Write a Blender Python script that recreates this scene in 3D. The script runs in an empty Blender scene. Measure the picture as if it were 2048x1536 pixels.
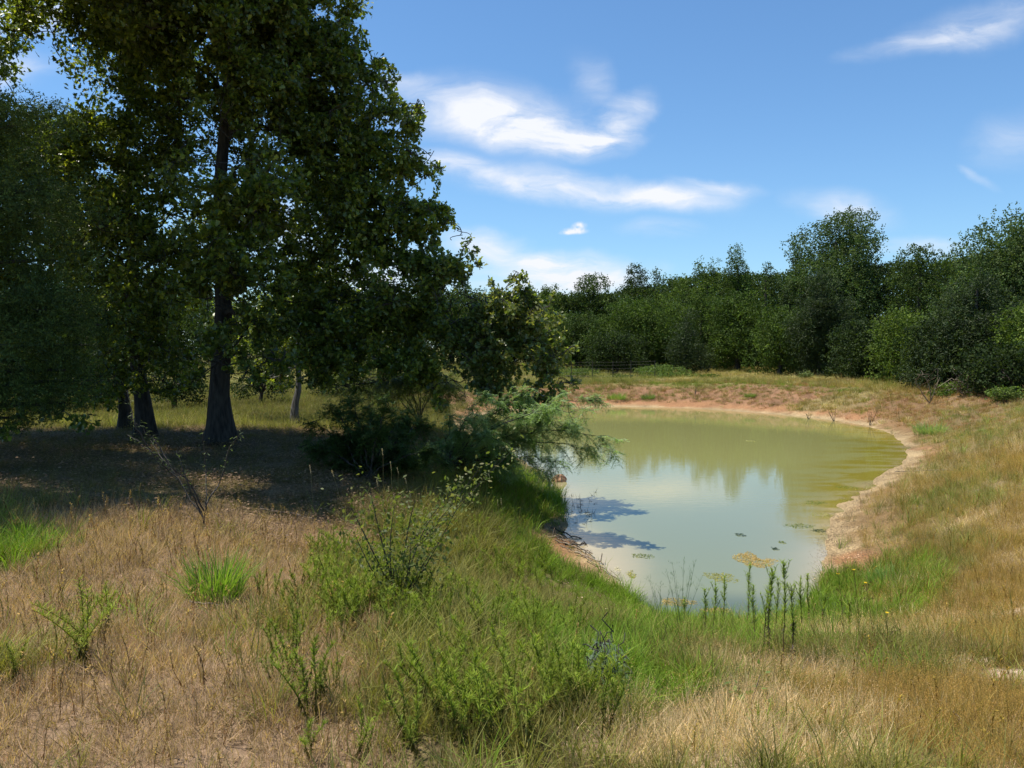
import bpy, math
import numpy as np
sc = bpy.context.scene
C = sc.collection
PI = math.pi
# ---------------------------------------------------------------- camera
CZ = 3.4; F = 1580.0; PIT = math.atan(78.0/F)
cam = bpy.data.objects.new('camera', bpy.data.cameras.new('camera')); C.objects.link(cam)
cam.location = (0, 0, CZ); cam.rotation_euler = (PI/2-PIT, 0, 0)
cam.data.sensor_width = 36.0; cam.data.lens = 36.0*F/2048; cam.data.clip_start = 0.05; cam.data.clip_end = 3000
sc.camera = cam
def ray(px, py):
    xr = (px-1024)/F; yr = -(py-768)/F
    return np.array([xr, math.cos(PIT)+yr*math.sin(PIT), -math.sin(PIT)+yr*math.cos(PIT)])
def at(px, py, D):                       # point D metres ahead of the camera seen at photo pixel (px,py)
    d = ray(px, py); d = d/d[1]*D
    return np.array([d[0], D, CZ+d[2]])
# ---------------------------------------------------------------- light
SUN_EL = math.radians(71); SX, SY = -0.95, 0.16
n_ = math.hypot(SX, SY); SX /= n_; SY /= n_
sun = bpy.data.objects.new('sun', bpy.data.lights.new('sun', 'SUN')); C.objects.link(sun)
sun.data.energy = 5.0; sun.data.angle = math.radians(0.53); sun.data.color = (1.0, 0.94, 0.85)
from mathutils import Vector
tos = Vector((SX*math.cos(SUN_EL), SY*math.cos(SUN_EL), math.sin(SUN_EL)))
sun.rotation_euler = tos.to_track_quat('Z', 'Y').to_euler()
vs = sc.view_settings
vs.view_transform = 'Standard'; vs.look = 'None'; vs.gamma = 1.0; vs.exposure = 0.45
try: vs.use_curve_mapping = False
except Exception: pass
w = bpy.data.worlds.new('World'); sc.world = w; w.use_nodes = True
nt = w.node_tree; N = nt.nodes; L = nt.links; N.clear()
def nd(nt, t, **k):
    n = nt.nodes.new(t)
    for a, b in k.items(): setattr(n, a, b)
    return n
def mth(nt, op, a, b=None, c=None, clamp=False):
    n = nt.nodes.new('ShaderNodeMath'); n.operation = op; n.use_clamp = clamp
    for i, v in enumerate((a, b, c)):
        if v is None: continue
        if isinstance(v, (int, float)): n.inputs[i].default_value = v
        else: nt.links.new(v, n.inputs[i])
    return n.outputs[0]
out = nd(nt, 'ShaderNodeOutputWorld'); bg = nd(nt, 'ShaderNodeBackground'); bg.inputs[1].default_value = 0.108
sky = nd(nt, 'ShaderNodeTexSky', sky_type='NISHITA'); sky.sun_disc = False
sky.sun_elevation = SUN_EL; sky.sun_rotation = math.atan2(SX, SY); sky.altitude = 150; sky.air_density = 1.0; sky.dust_density = 0.6; sky.ozone_density = 2.2
tc = nd(nt, 'ShaderNodeTexCoord'); sp = nd(nt, 'ShaderNodeSeparateXYZ'); L.new(tc.outputs['Generated'], sp.inputs[0])
ym = mth(nt, 'MAXIMUM', sp.outputs['Y'], 0.08)
cu = mth(nt, 'DIVIDE', sp.outputs['X'], ym); cv = mth(nt, 'DIVIDE', sp.outputs['Z'], ym)
cb = nd(nt, 'ShaderNodeCombineXYZ'); L.new(cu, cb.inputs[0]); L.new(cv, cb.inputs[1])
nz = nd(nt, 'ShaderNodeTexNoise'); nz.inputs['Scale'].default_value = 7; nz.inputs['Detail'].default_value = 8; nz.inputs['Roughness'].default_value = 0.55
L.new(cb.outputs[0], nz.inputs['Vector'])
wv = nd(nt, 'ShaderNodeVectorMath', operation='MULTIPLY_ADD'); L.new(nz.outputs['Color'], wv.inputs[0]); wv.inputs[1].default_value = (0.12, 0.045, 0); wv.inputs[2].default_value = (-0.06, -0.0225, 0)
wp = nd(nt, 'ShaderNodeVectorMath', operation='ADD'); L.new(cb.outputs[0], wp.inputs[0]); L.new(wv.outputs[0], wp.inputs[1])
def uv(px, py):
    d = ray(px, py); return d[0]/d[1], d[2]/d[1]
def blob(px, py, rx, ry, ang, amp, warp=True, soft=1.0):   # one cloud patch in its direction of the sky
    u, v = uv(px, py)
    m = nd(nt, 'ShaderNodeMapping', vector_type='TEXTURE'); L.new(wp.outputs[0] if warp else cb.outputs[0], m.inputs[0])
    m.inputs['Location'].default_value = (u, v, 0); m.inputs['Rotation'].default_value = (0, 0, math.radians(ang)); m.inputs['Scale'].default_value = (rx/F, ry/F, 1)
    ln = nd(nt, 'ShaderNodeVectorMath', operation='LENGTH'); L.new(m.outputs[0], ln.inputs[0])
    mr = nd(nt, 'ShaderNodeMapRange', interpolation_type='SMOOTHSTEP'); L.new(ln.outputs['Value'], mr.inputs[0])
    mr.inputs[1].default_value = 1.0-soft; mr.inputs[2].default_value = 1.0; mr.inputs[3].default_value = amp; mr.inputs[4].default_value = 0.0
    return mr.outputs[0]
BL = [(930,235,250,75,-10,.7),(1060,262,220,60,-8,1.0),(1175,285,120,42,8,.8),(1235,240,125,46,34,.95),(1190,175,110,60,-55,.28),(1010,205,260,60,-10,.35),
      (980,345,250,45,-9,.6),(900,325,130,35,-10,.4),(1190,388,330,40,-5,.8),(1340,395,230,42,4,.7),(1130,345,150,25,-12,.3),(1440,372,150,20,-6,.35),
      (1320,458,110,26,0,.32),(1130,555,230,62,0,1.5),(975,498,120,42,-8,1.0),(1090,520,60,18,12,.5),
      (1700,425,140,55,-10,.55),(1840,500,170,30,0,.38),(1860,85,230,34,12,.42),(1990,40,260,60,14,.38),(2040,265,140,80,20,.26),(1950,355,60,20,-30,.3),
      (60,20,200,60,0,.8),(20,140,120,60,0,.7),(560,450,260,110,0,.5),(760,560,260,90,0,.8),(350,620,300,60,0,.6),(800,160,90,30,-10,.4)]
tot = None
for b in BL:
    o_ = blob(*b); tot = o_ if tot is None else mth(nt, 'ADD', tot, o_)
mp = nd(nt, 'ShaderNodeMapping'); L.new(wp.outputs[0], mp.inputs[0]); mp.inputs['Scale'].default_value = (5, 17, 1); mp.inputs['Rotation'].default_value = (0, 0, math.radians(-6))
n2 = nd(nt, 'ShaderNodeTexNoise'); n2.inputs['Scale'].default_value = 1.6; n2.inputs['Detail'].default_value = 9; n2.inputs['Roughness'].default_value = 0.6; n2.inputs['Distortion'].default_value = 0.6
L.new(mp.outputs[0], n2.inputs['Vector'])
mr2 = nd(nt, 'ShaderNodeMapRange'); L.new(n2.outputs[0], mr2.inputs[0]); mr2.inputs[1].default_value = 0.28; mr2.inputs[2].default_value = 0.66; mr2.inputs[3].default_value = 0.12; mr2.inputs[4].default_value = 1.3
tot = mth(nt, 'MULTIPLY', tot, mr2.outputs[0])
puff = mth(nt, 'ADD', blob(1150,462,34,9,0,.9,False,.9), mth(nt, 'ADD', blob(1158,453,20,12,8,1.0,False,.9), blob(1132,466,18,6,0,.6,False)))
mpf = nd(nt, 'ShaderNodeTexNoise'); mpf.inputs['Scale'].default_value = 90; mpf.inputs['Detail'].default_value = 4; L.new(cb.outputs[0], mpf.inputs['Vector'])
puff = mth(nt, 'MULTIPLY', puff, mth(nt, 'MULTIPLY', mth(nt, 'SUBTRACT', mpf.outputs[0], 0.33), 4.5))
tot = mth(nt, 'ADD', tot, puff)
veil = mth(nt, 'MULTIPLY', mth(nt, 'POWER', mth(nt, 'SUBTRACT', 1.0, mth(nt, 'MINIMUM', mth(nt, 'ABSOLUTE', sp.outputs['Z']), 1.0)), 7), 0.10)
tot = mth(nt, 'ADD', tot, veil)
tot = mth(nt, 'MULTIPLY', tot, mth(nt, 'GREATER_THAN', sp.outputs['Y'], 0.08))
tot = mth(nt, 'MINIMUM', mth(nt, 'MULTIPLY', tot, 0.95), 1.0)
mx = nd(nt, 'ShaderNodeMixRGB'); L.new(tot, mx.inputs[0]); mx.inputs[2].default_value = (6.3, 6.5, 7.0, 1)
hs = nd(nt, 'ShaderNodeMixRGB', blend_type='MULTIPLY'); hs.inputs[0].default_value = 1; L.new(sky.outputs[0], hs.inputs[1]); hs.inputs[2].default_value = (0.69, 0.96, 1.14, 1)
L.new(hs.outputs[0], mx.inputs[1]); L.new(mx.outputs[0], bg.inputs[0]); L.new(bg.outputs[0], out.inputs[0])
# ---------------------------------------------------------------- helpers
RG = np.random.default_rng(11)
_lat = np.random.default_rng(3).random((256, 256))
def vnoise(x, y, s=0):
    x = np.asarray(x, float)+s*17.3; y = np.asarray(y, float)+s*9.1
    xi = np.floor(x).astype(int); yi = np.floor(y).astype(int); fx = x-xi; fy = y-yi
    fx = fx*fx*(3-2*fx); fy = fy*fy*(3-2*fy)
    a = _lat[xi & 255, yi & 255]; b = _lat[(xi+1) & 255, yi & 255]; c = _lat[xi & 255, (yi+1) & 255]; d = _lat[(xi+1) & 255, (yi+1) & 255]
    return (a*(1-fx)+b*fx)*(1-fy)+(c*(1-fx)+d*fx)*fy
def fbm(x, y, f=1.0, o=4, s=0):
    t = 0; a = 1; n = 0
    for i in range(o):
        t = t+a*vnoise(np.asarray(x)*f, np.asarray(y)*f, s+i*3); n += a; a *= .5; f *= 2.03
    return t/n
def noise3(P, f, s=0):
    return (fbm(P[:,0], P[:,2], f, 2, s)+fbm(P[:,1], P[:,2]+50, f, 2, s+5)+fbm(P[:,0]+31, P[:,1], f, 2, s+9))/3
def sstep(a, b, x):
    t = np.clip((x-a)/(b-a), 0, 1); return t*t*(3-2*t)
def unit(v):
    return v/np.maximum(np.linalg.norm(v, axis=-1, keepdims=True), 1e-9)
class MB:
    """collects triangles with a colour per vertex"""
    def __init__(s): s.v = []; s.f = []; s.c = []; s.n = 0
    def add(s, v, f, c):
        v = np.asarray(v, float); f = np.asarray(f, int); c = np.asarray(c, float)
        if c.ndim == 1: c = np.broadcast_to(c, (len(v), 3))
        s.v.append(v); s.f.append(f+s.n); s.c.append(c); s.n += len(v)
    def mesh(s, name, mat, smooth=False):
        v = np.concatenate(s.v); f = np.concatenate(s.f); c = np.concatenate(s.c)
        me = bpy.data.meshes.new(name); me.vertices.add(len(v)); me.vertices.foreach_set('co', v.astype(np.float32).ravel())
        me.loops.add(f.size); me.loops.foreach_set('vertex_index', f.astype(np.int32).ravel())
        me.polygons.add(len(f)); me.polygons.foreach_set('loop_start', np.arange(0, f.size, 3, dtype=np.int32))
        me.update(calc_edges=True)
        at_ = me.attributes.new('vc', 'FLOAT_COLOR', 'POINT'); c4 = np.ones((len(v), 4), np.float32); c4[:, :3] = c; at_.data.foreach_set('color', c4.ravel())
        if smooth: me.polygons.foreach_set('use_smooth', np.ones(len(f), bool))
        me.materials.append(mat); me.update(); return me
    def build(s, name, mat, parent=None, smooth=False, loc=None):
        me = s.mesh(name, mat, smooth)
        o = bpy.data.objects.new(name, me); C.objects.link(o)
        if parent is not None:
            o.parent = parent
            if loc is None: o.location = tuple(-x for x in parent.location)
        return o
def tag(o, label=None, cat=None, group=None, kind=None):
    if label: o['label'] = label
    if cat: o['category'] = cat
    if group: o['group'] = group
    if kind: o['kind'] = kind
    return o
def empty(name, loc, label, cat, group=None):
    o = bpy.data.objects.new(name, None); C.objects.link(o); o.location = tuple(float(x) for x in loc); o.empty_display_size = .2
    return tag(o, label, cat, group)
def tube(mb, P, r, col, sides=6, cap=False):
    P = np.asarray(P, float); n = len(P); r = np.broadcast_to(np.asarray(r, float), (n,))
    T = unit(np.gradient(P, axis=0)); ref = np.array([0.31, 0.17, 1.0]) if abs(T[0][2]) < .9 else np.array([1.0, 0.2, 0.1])
    A = unit(np.cross(T, ref)); B = np.cross(T, A)
    a = np.arange(sides)*2*PI/sides
    V = P[:, None]+r[:, None, None]*(np.cos(a)[None, :, None]*A[:, None]+np.sin(a)[None, :, None]*B[:, None])
    i = np.arange(n-1)[:, None]*sides; j = np.arange(sides)[None]; k = (j+1) % sides
    q = np.stack([i+j, i+k, i+sides+k, i+sides+j], -1).reshape(-1, 4)
    f = np.concatenate([q[:, [0, 1, 2]], q[:, [0, 2, 3]]])
    mb.add(V.reshape(-1, 3), f, col)
def trunk_tube(mb, P, r, rg, sides=44):
    P = np.asarray(P, float); t = np.linspace(0, len(P)-1, 60); Q = np.stack([np.interp(t, np.arange(len(P)), P[:, k]) for k in range(3)], 1); R_ = np.interp(t, np.arange(len(P)), r)
    a = np.arange(sides)*2*PI/sides; ph = rg.random(3)*6; z = Q[:, 2:3]
    rr = R_[:, None]*(1+.05*np.sin(3*a[None]+ph[0]+z*.6)+.07*(vnoise(a[None]*4.5+z*.25, z*1.4+0*a[None], 3)-.5)*2+.05*(vnoise(a[None]*9, z*5+0*a[None], 9)-.5)*2)
    fl = np.exp(-np.maximum(z-Q[0, 2]-.15, 0)/.28); rr = rr*(1+.35*fl*np.maximum(np.sin(5*a[None]+ph[1]), 0))
    V = np.stack([Q[:, 0:1]+rr*np.cos(a), Q[:, 1:2]+rr*np.sin(a), z+0*a[None]], -1)
    i = np.arange(59)[:, None]*sides; j = np.arange(sides)[None]; k = (j+1) % sides; q = np.stack([i+j, i+k, i+sides+k, i+sides+j], -1).reshape(-1, 4)
    mb.add(V.reshape(-1, 3), np.concatenate([q[:, [0, 1, 2]], q[:, [0, 2, 3]]]), L3(.05, .04, .03))
def bez(a, b, c, n=6):
    t = np.linspace(0, 1, n)[:, None]
    return (1-t)**2*np.asarray(a)+2*t*(1-t)*np.asarray(b)+t*t*np.asarray(c)
def blades(mb, P, head, tilt, length, width, bend, col, rg=RG, tipc=1.15):
    """narrow bent leaves: base points P, heading, tilt from vertical"""
    n = len(P); head, tilt, length, width, bend = [np.broadcast_to(np.asarray(x, float), (n,)) for x in (head, tilt, length, width, bend)]
    hx = np.cos(head); hy = np.sin(head)
    def pt(t):
        a = tilt+bend*t*0.5
        return P+np.stack([np.sin(a)*hx, np.sin(a)*hy, np.cos(a)], -1)*(length*t)[:, None]
    tw = rg.uniform(-1.1, 1.1, n); S = np.stack([-np.sin(head+tw), np.cos(head+tw), np.zeros(n)], -1)
    m = pt(.5); e = pt(1.0); hw = (width/2)[:, None]
    V = np.stack([P-S*hw*.7, P+S*hw*.7, m-S*hw, m+S*hw, e], 1).reshape(-1, 3)
    b = np.arange(n)[:, None]*5
    f = np.concatenate([b+[[0, 1, 3]], b+[[0, 3, 2]], b+[[2, 3, 4]]])
    col = np.asarray(col, float)
    if col.ndim == 1: col = np.broadcast_to(col, (n, 3))
    cc = np.stack([col*.8, col*.8, col, col, col*tipc], 1).reshape(-1, 3)
    mb.add(V, f, cc)
def stamp(mb, tv, tf, P, X, Y, Z, s, col):
    n = len(P); tv = np.asarray(tv, float); tf = np.asarray(tf, int)
    s = np.broadcast_to(np.asarray(s, float), (n,))
    V = P[:, None]+s[:, None, None]*(tv[None, :, :1]*X[:, None]+tv[None, :, 1:2]*Y[:, None]+tv[None, :, 2:3]*Z[:, None])
    f = (np.arange(n)[:, None, None]*len(tv)+tf[None]).reshape(-1, 3)
    mb.add(V.reshape(-1, 3), f, np.repeat(col, len(tv), 0))
def frames(n, rg, dirs=None, up=0.5, spread=1.0):
    """random leaf frames: Y along the leaf, Z its face normal"""
    Y = unit(rg.normal(size=(n, 3))*spread+(0 if dirs is None else dirs))
    Z = rg.normal(size=(n, 3))+np.array([0, 0, up*2]); X = unit(np.cross(Y, Z)); Z = np.cross(X, Y)
    return X, Y, Z
# leaf shapes (triangles)
OAK_V = [(0,0,0),(.16,.22,.03),(.13,.38,.02),(.40,.62,.08),(.22,.68,.03),(.34,.98,.05),(0,1.02,-.03),(-.34,.98,.05),(-.22,.68,.03),(-.40,.62,.08),(-.13,.38,.02),(-.16,.22,.03),(0,.45,-.03)]
OAK_F = [(0,1,12),(1,2,12),(2,3,12),(3,4,12),(4,5,6),(4,6,12),(12,6,8),(8,6,7),(12,8,9),(12,9,10),(12,10,11),(12,11,0)]
OVAL_V = [(0,0,0),(.24,.35,.05),(.22,.7,.05),(0,1,0),(-.22,.7,.05),(-.24,.35,.05)]
OVAL_F = [(0,1,5),(1,2,5),(2,4,5),(2,3,4)]
def cluster(rg, k, size, narrow=1.0):
    V = []; Fc = []
    for i in range(k):
        c = rg.normal(size=3)*.42; Y = unit(rg.normal(size=3)+[0, 0, .1]); Z = rg.normal(size=3); X = unit(np.cross(Y, Z))
        b = len(V); V += [c, c+X*size*.36*narrow+Y*size*.5, c+Y*size, c-X*size*.36*narrow+Y*size*.5]; Fc += [(b, b+1, b+2), (b, b+2, b+3)]
    return np.array(V), np.array(Fc)
CLUST = [cluster(np.random.default_rng(i), 7, .55) for i in range(4)]
SPRAY = [cluster(np.random.default_rng(20+i), 10, .8, .32) for i in range(3)]
# ---------------------------------------------------------------- materials
def newmat(name):
    m = bpy.data.materials.new(name); m.use_nodes = True; t = m.node_tree; t.nodes.clear()
    o = nd(t, 'ShaderNodeOutputMaterial'); return m, t, o
def plant_mat(name, transl=.35, rough=.5, inst=False, spec=.4, boost=(1.3, 1.4, .55), noise=0):
    m, t, o = newmat(name); a = nd(t, 'ShaderNodeAttribute', attribute_name='vc'); c = a.outputs['Color']
    if inst:
        b = nd(t, 'ShaderNodeAttribute', attribute_name='tint', attribute_type='INSTANCER')
        mm = nd(t, 'ShaderNodeMixRGB', blend_type='MULTIPLY'); mm.inputs[0].default_value = 1; t.links.new(c, mm.inputs[1]); t.links.new(b.outputs['Color'], mm.inputs[2]); c = mm.outputs[0]
    p = nd(t, 'ShaderNodeBsdfPrincipled'); t.links.new(c, p.inputs['Base Color']); p.inputs['Roughness'].default_value = rough; p.inputs['Specular IOR Level'].default_value = spec
    tr = nd(t, 'ShaderNodeBsdfTranslucent'); mm2 = nd(t, 'ShaderNodeMixRGB', blend_type='MULTIPLY'); mm2.inputs[0].default_value = 1; t.links.new(c, mm2.inputs[1]); mm2.inputs[2].default_value = (*boost, 1); t.links.new(mm2.outputs[0], tr.inputs[0])
    ms = nd(t, 'ShaderNodeMixShader'); ms.inputs[0].default_value = transl; t.links.new(p.outputs[0], ms.inputs[1]); t.links.new(tr.outputs[0], ms.inputs[2]); t.links.new(ms.outputs[0], o.inputs[0])
    return m
M_LEAF = plant_mat('leaf', .45, .33, spec=.6, boost=(1.6, 1.6, .5))
M_FARLEAF = plant_mat('far_leaf', .32, .6, spec=.12)
M_CEDAR = plant_mat('cedar_leaf', .28, .6, spec=.25)
M_PLANT = plant_mat('plant', .5, .5, spec=.25)
M_GRASS = plant_mat('grass_blade', .35, .6, inst=True, spec=.15)
def bark_mat(name, c1, c2, sc_=9):
    m, t, o = newmat(name); p = nd(t, 'ShaderNodeBsdfPrincipled'); tcn = nd(t, 'ShaderNodeTexCoord'); mpn = nd(t, 'ShaderNodeMapping'); mpn.inputs['Scale'].default_value = (sc_, sc_, sc_*.22)
    t.links.new(tcn.outputs['Object'], mpn.inputs[0]); n = nd(t, 'ShaderNodeTexNoise'); n.inputs['Scale'].default_value = 2; n.inputs['Detail'].default_value = 6; t.links.new(mpn.outputs[0], n.inputs['Vector'])
    r = nd(t, 'ShaderNodeValToRGB'); r.color_ramp.elements[0].color = (*c1, 1); r.color_ramp.elements[1].color = (*c2, 1); r.color_ramp.elements[0].position = .35; r.color_ramp.elements[1].position = .65
    t.links.new(n.outputs[0], r.inputs[0]); t.links.new(r.outputs[0], p.inputs['Base Color']); p.inputs['Roughness'].default_value = .9
    b = nd(t, 'ShaderNodeBump'); b.inputs['Strength'].default_value = .8; b.inputs['Distance'].default_value = .04; t.links.new(n.outputs[0], b.inputs['Height']); t.links.new(b.outputs[0], p.inputs['Normal'])
    t.links.new(p.outputs[0], o.inputs[0]); return m
M_BARK = bark_mat('dark_bark', (.022, .018, .014), (.07, .058, .045))
M_GREYBARK = bark_mat('grey_bark', (.10, .09, .08), (.26, .24, .21))
M_DEAD = bark_mat('dead_wood', (.12, .09, .06), (.36, .29, .21), 20)
# ---------------------------------------------------------------- terrain
SH = [(1230,813),(1350,815),(1450,820),(1550,828),(1650,838),(1720,850),(1778,866),(1803,885),(1813,905),(1806,925),(1768,947),(1730,972),(1682,1005),(1662,1030),(1656,1065),(1646,1100),(1640,1150),(1630,1195),
      (1580,1228),(1500,1243),(1400,1243),(1310,1222),(1245,1178),(1195,1128),(1150,1078),(1128,1035),(1130,1000),(1098,962),(1060,932),(1015,905),(968,884),(940,862),(938,845),(965,829),(1030,820),(1120,815)]
def onz(px, py, z=0.0):
    d = ray(px, py); t = (z-CZ)/d[2]; return d[0]*t, d[1]*t
ctrl = np.array([onz(*p) for p in SH])
def catmull(p, k=4):
    o_ = []
    n = len(p)
    for i in range(n):
        a, b, c, d = p[i-1], p[i], p[(i+1) % n], p[(i+2) % n]
        for j in range(k):
            t = j/k; o_.append(.5*((2*b)+(c-a)*t+(2*a-5*b+4*c-d)*t*t+(3*b-a-3*c+d)*t**3))
    return np.array(o_)
SHORE = catmull(ctrl)
def sdist(x, y):
    x = np.asarray(x, float).ravel(); y = np.asarray(y, float).ravel(); best = np.full(x.shape, 1e9); ins = np.zeros(x.shape, bool)
    A = SHORE; B = np.roll(SHORE, -1, 0)
    for a, b in zip(A, B):
        e = b-a; wx = x-a[0]; wy = y-a[1]; t = np.clip((wx*e[0]+wy*e[1])/max(e@e, 1e-9), 0, 1)
        best = np.minimum(best, (wx-e[0]*t)**2+(wy-e[1]*t)**2)
        c = (a[1] > y) != (b[1] > y)
        if c.any():
            xi = a[0]+(y-a[1])/(b[1]-a[1]+1e-12)*e[0]; ins ^= c & (x < xi)
    d = np.sqrt(best); return np.where(ins, -d, d)
# x, y, bank-top height, bank width
ANC = np.array([(0,0,1.75,7),(-3,3,1.8,7),(3,3,1.75,6.5),(6,6,1.7,5),(9,10,1.65,5),(-4,8,1.75,6),(-8,8,1.7,6),(-1,12,1.55,3.0),(-1.2,16,1.3,2.0),(-5,14,1.45,3),(-10,16,1.3,4),(-1.5,22,.9,2.2),(-5,26,.85,3),(-14,30,.65,4),
     (-4,36,.75,3.5),(-10,50,.45,5),(-30,60,.4,6),(0,48,.95,3.6),(6,49,1.0,4.0),(12,47,1.1,4.2),(17,42,1.2,4.5),(20,36,1.25,5),(19,28,1.3,5),(16,20,1.45,5),(12,14,1.6,5),(30,40,1.0,6),(30,25,1.5,6),(10,70,.7,6),(40,70,.6,6),(0,75,.5,6),(-40,120,.3,6),(40,120,.4,6),(0,120,.3,6)], float)
def height(x, y):
    sh = np.shape(x); x = np.asarray(x, float).ravel(); y = np.asarray(y, float).ravel()
    sd = sdist(x, y); wsum = 0; H = 0; W = 0
    for a in ANC:
        s2 = .25*(a[0]**2+a[1]**2)*.12+1.5
        k = 1/((x-a[0])**2+(y-a[1])**2+s2)**1.6; wsum = wsum+k; H = H+k*a[2]; W = W+k*a[3]
    H /= wsum; W /= wsum
    t = np.clip((sd-.25)/W, 0, 1); prof = .55*t+.45*t*t*(3-2*t)
    z = np.where(sd > 0, .07*np.minimum(sd, 1.0)/1.0+(H-.07)*prof, np.maximum(sd*.22, -1.2))
    land = sstep(.1, 2.0, sd)
    z = z+land*((fbm(x, y, .35, 3, 1)-.5)*.22+(fbm(x, y, 1.6, 3, 4)-.5)*.09)+sstep(.02, .5, sd)*(fbm(x, y, 4.5, 3, 8)-.5)*.035
    z = z+(fbm(x, y, 1.1, 4, 15)-.5)*.075*np.exp(-np.abs(sd-.1)/.45)
    cut = np.exp(-(((x-1.9)/1.4)**2+((y-13.4)/2.2)**2))        # undercut, eroded piece of the near bank
    z = np.where(sd > 0, z+cut*.18*sstep(.5, 1.1, sd), z)
    return z.reshape(sh)
def onground(px, py, lo=1.0, hi=400.0):
    d = ray(px, py); d = d/d[1]; t = np.geomspace(lo, hi, 900); X = d[0]*t; Z = CZ+d[2]*t
    h = height(X, t); k = np.nonzero(Z < np.maximum(h, 0))[0]
    i = k[0] if len(k) else len(t)-1
    return np.array([X[i], t[i], float(h[i])])
def zone(x, y, px, py, rx, ry, soft=.45):
    """smooth 0..1 ellipse on the ground centred where the photo pixel meets it; radii in photo pixels"""
    p = onground(px, py); D = p[1]; hr = max(CZ-p[2], .8); ax = rx/F*D; ay = ry*D*D/(F*hr)
    q = np.sqrt(((x-p[0])/ax)**2+((y-p[1])/ay)**2)
    return 1-sstep(1-soft, 1+soft, q)
def L3(*c): return np.array(c, float)
# ---------------------------------------------------------------- ground cover zones
def zones(x, y):
    """weights per ground-cover kind at world points"""
    sd = sdist(x, y); n1 = fbm(x, y, .9, 4, 21); n2 = fbm(x, y, .35, 3, 33); n3 = fbm(x, y, 3.0, 3, 44)
    Z = {}
    right = sstep(2.0, 4.5, x-.12*y)
    left = 1-sstep(-2.2, .2, x+.06*y-.4)
    lush = 0; mid = .25+0*x; thatch = 0; olive = 0; pale = 0; bare = 0; red = 0
    for a in ((1170,1180,130,60),(1300,1260,190,60),(1450,1300,200,60),(1150,1290,190,90),(1620,1230,110,50),(1250,1150,70,40),(1230,1370,180,70)): lush = np.maximum(lush, zone(x, y, *a))
    for a in ((10,1115,90,45),(40,1090,70,18),(1050,960,90,50),(980,920,70,30)): lush = np.maximum(lush, .6*zone(x, y, *a))
    for a in ((900,1130,260,120),(800,1350,330,150),(1000,1450,260,110),(650,1200,110,120),(1000,1030,130,90)): mid = np.maximum(mid, zone(x, y, *a))
    for a in ((330,1180,330,120),(420,1350,330,130),(620,1090,120,50),(60,1230,140,90),(150,1440,260,140),(330,1060,260,50),(700,1260,90,70),(500,1500,300,90)): thatch = np.maximum(thatch, 1.25*zone(x, y, *a))
    for a in ((1560,1360,140,50),(1700,1290,150,45),(1420,1430,150,40),(1480,1500,260,50),(1250,1500,150,40),(1650,1440,200,50)): pale = np.maximum(pale, zone(x, y, *a))
    for a in ((2055,1224,85,24),(2055,1360,90,40),(1905,1328,90,13)): bare = np.maximum(bare, zone(x, y, *a))
    olive = np.maximum(right*.85, .9*zone(x, y, 1950, 1450, 330, 160))
    for a in ((1900,800,140,14),(1900,845,80,16),(1950,815,60,10),(1480,795,260,7),(1760,825,130,7)): red = np.maximum(red, zone(x, y, *a))
    band = 0
    for a in ((1760,950,110,50),(1850,880,120,35),(1900,1000,120,30),(1850,1130,70,40),(1740,1090,60,60),(1950,900,90,22),(1800,1060,70,60),(1690,1040,60,30),(2000,830,90,20),(1770,1160,50,40)): band = np.maximum(band, zone(x, y, *a))
    Z['lush'] = lush*(1-.35*right)*(.6+.8*n1); Z['mid'] = mid*(1-right*.85)*(1-.8*np.clip(pale,0,1))*(1-.85*zone(x, y, 1900, 1400, 400, 200))*(1-.6*np.clip(thatch,0,1))*(.45+1.1*n3)*(y < 20)+.5*(y > 20)*(1-right)
    Z['thatch'] = thatch*(.8+1.0*n1)+.3*right*n3+.25*(1-right)*sstep(.5,.65,n3); Z['olive'] = olive*(.45+1.1*n2); Z['pale'] = pale*(1.0+.8*n1)+right*.6*sstep(.50, .62, n1)
    Z['band'] = band*(.5+.8*n3); Z['red'] = red*(.6+.8*n1); Z['bare'] = bare
    far = sstep(36, 44, y+.35*np.abs(x-8)*0)
    Z['far'] = far
    Z['beach'] = 1-sstep(.12, .60, sd-.9*(n1-.5)-.5*(n3-.5)); Z['clay'] = (1-sstep(.7, 1.7, sd+1.8*(n1-.5)))*(1-left)*np.where(y < 34, np.maximum(.35, np.maximum(zone(x, y, 1740, 1130, 60, 45), zone(x, y, 1850, 905, 50, 18))), 1)
    return sd, Z, (n1, n2, n3)
COL = {k: L3(*v) for k, v in dict(lush=(.15,.235,.028), mid=(.205,.195,.06), thatch=(.40,.28,.18), olive=(.37,.27,.085), pale=(.62,.49,.31), band=(.21,.25,.075), red=(.34,.155,.09), bare=(.56,.44,.32), far=(.2,.2,.08)).items()}
# ---- ground: one sheet out to the horizon
def axis(lo, hi, c, d0, g):
    o_ = [c]; s = d0
    while o_[-1] < hi: o_.append(o_[-1]+s); s *= g
    p = o_[:]; o_ = [c]; s = d0
    while o_[-1] > lo: o_.append(o_[-1]-s); s *= g
    return np.array(sorted(set(o_[1:]+p)))
ya = [1.0]; 
while ya[-1] < 900: ya.append(ya[-1]+max(.045, .0068*ya[-1])*(1 if ya[-1] < 90 else 6))
yb = -np.geomspace(.5, 120, 14)[::-1]
ya = np.concatenate([yb, np.array(ya)])
NX = 330
tt = np.linspace(-1, 1, NX); 
gy = ya[:, None]+0*tt[None]; half = 6+.95*np.maximum(gy, 0)+.25*np.abs(np.minimum(gy, 0))
gx = tt[None]*half
gx = np.where(np.abs(tt[None]) > .995, np.sign(tt[None])*900, gx)
gz = height(gx, gy)
far_m = sstep(70, 200, np.hypot(gx, gy)); gz = gz*(1-far_m)+.2*far_m
X = gx.ravel(); Y = gy.ravel()
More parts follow.
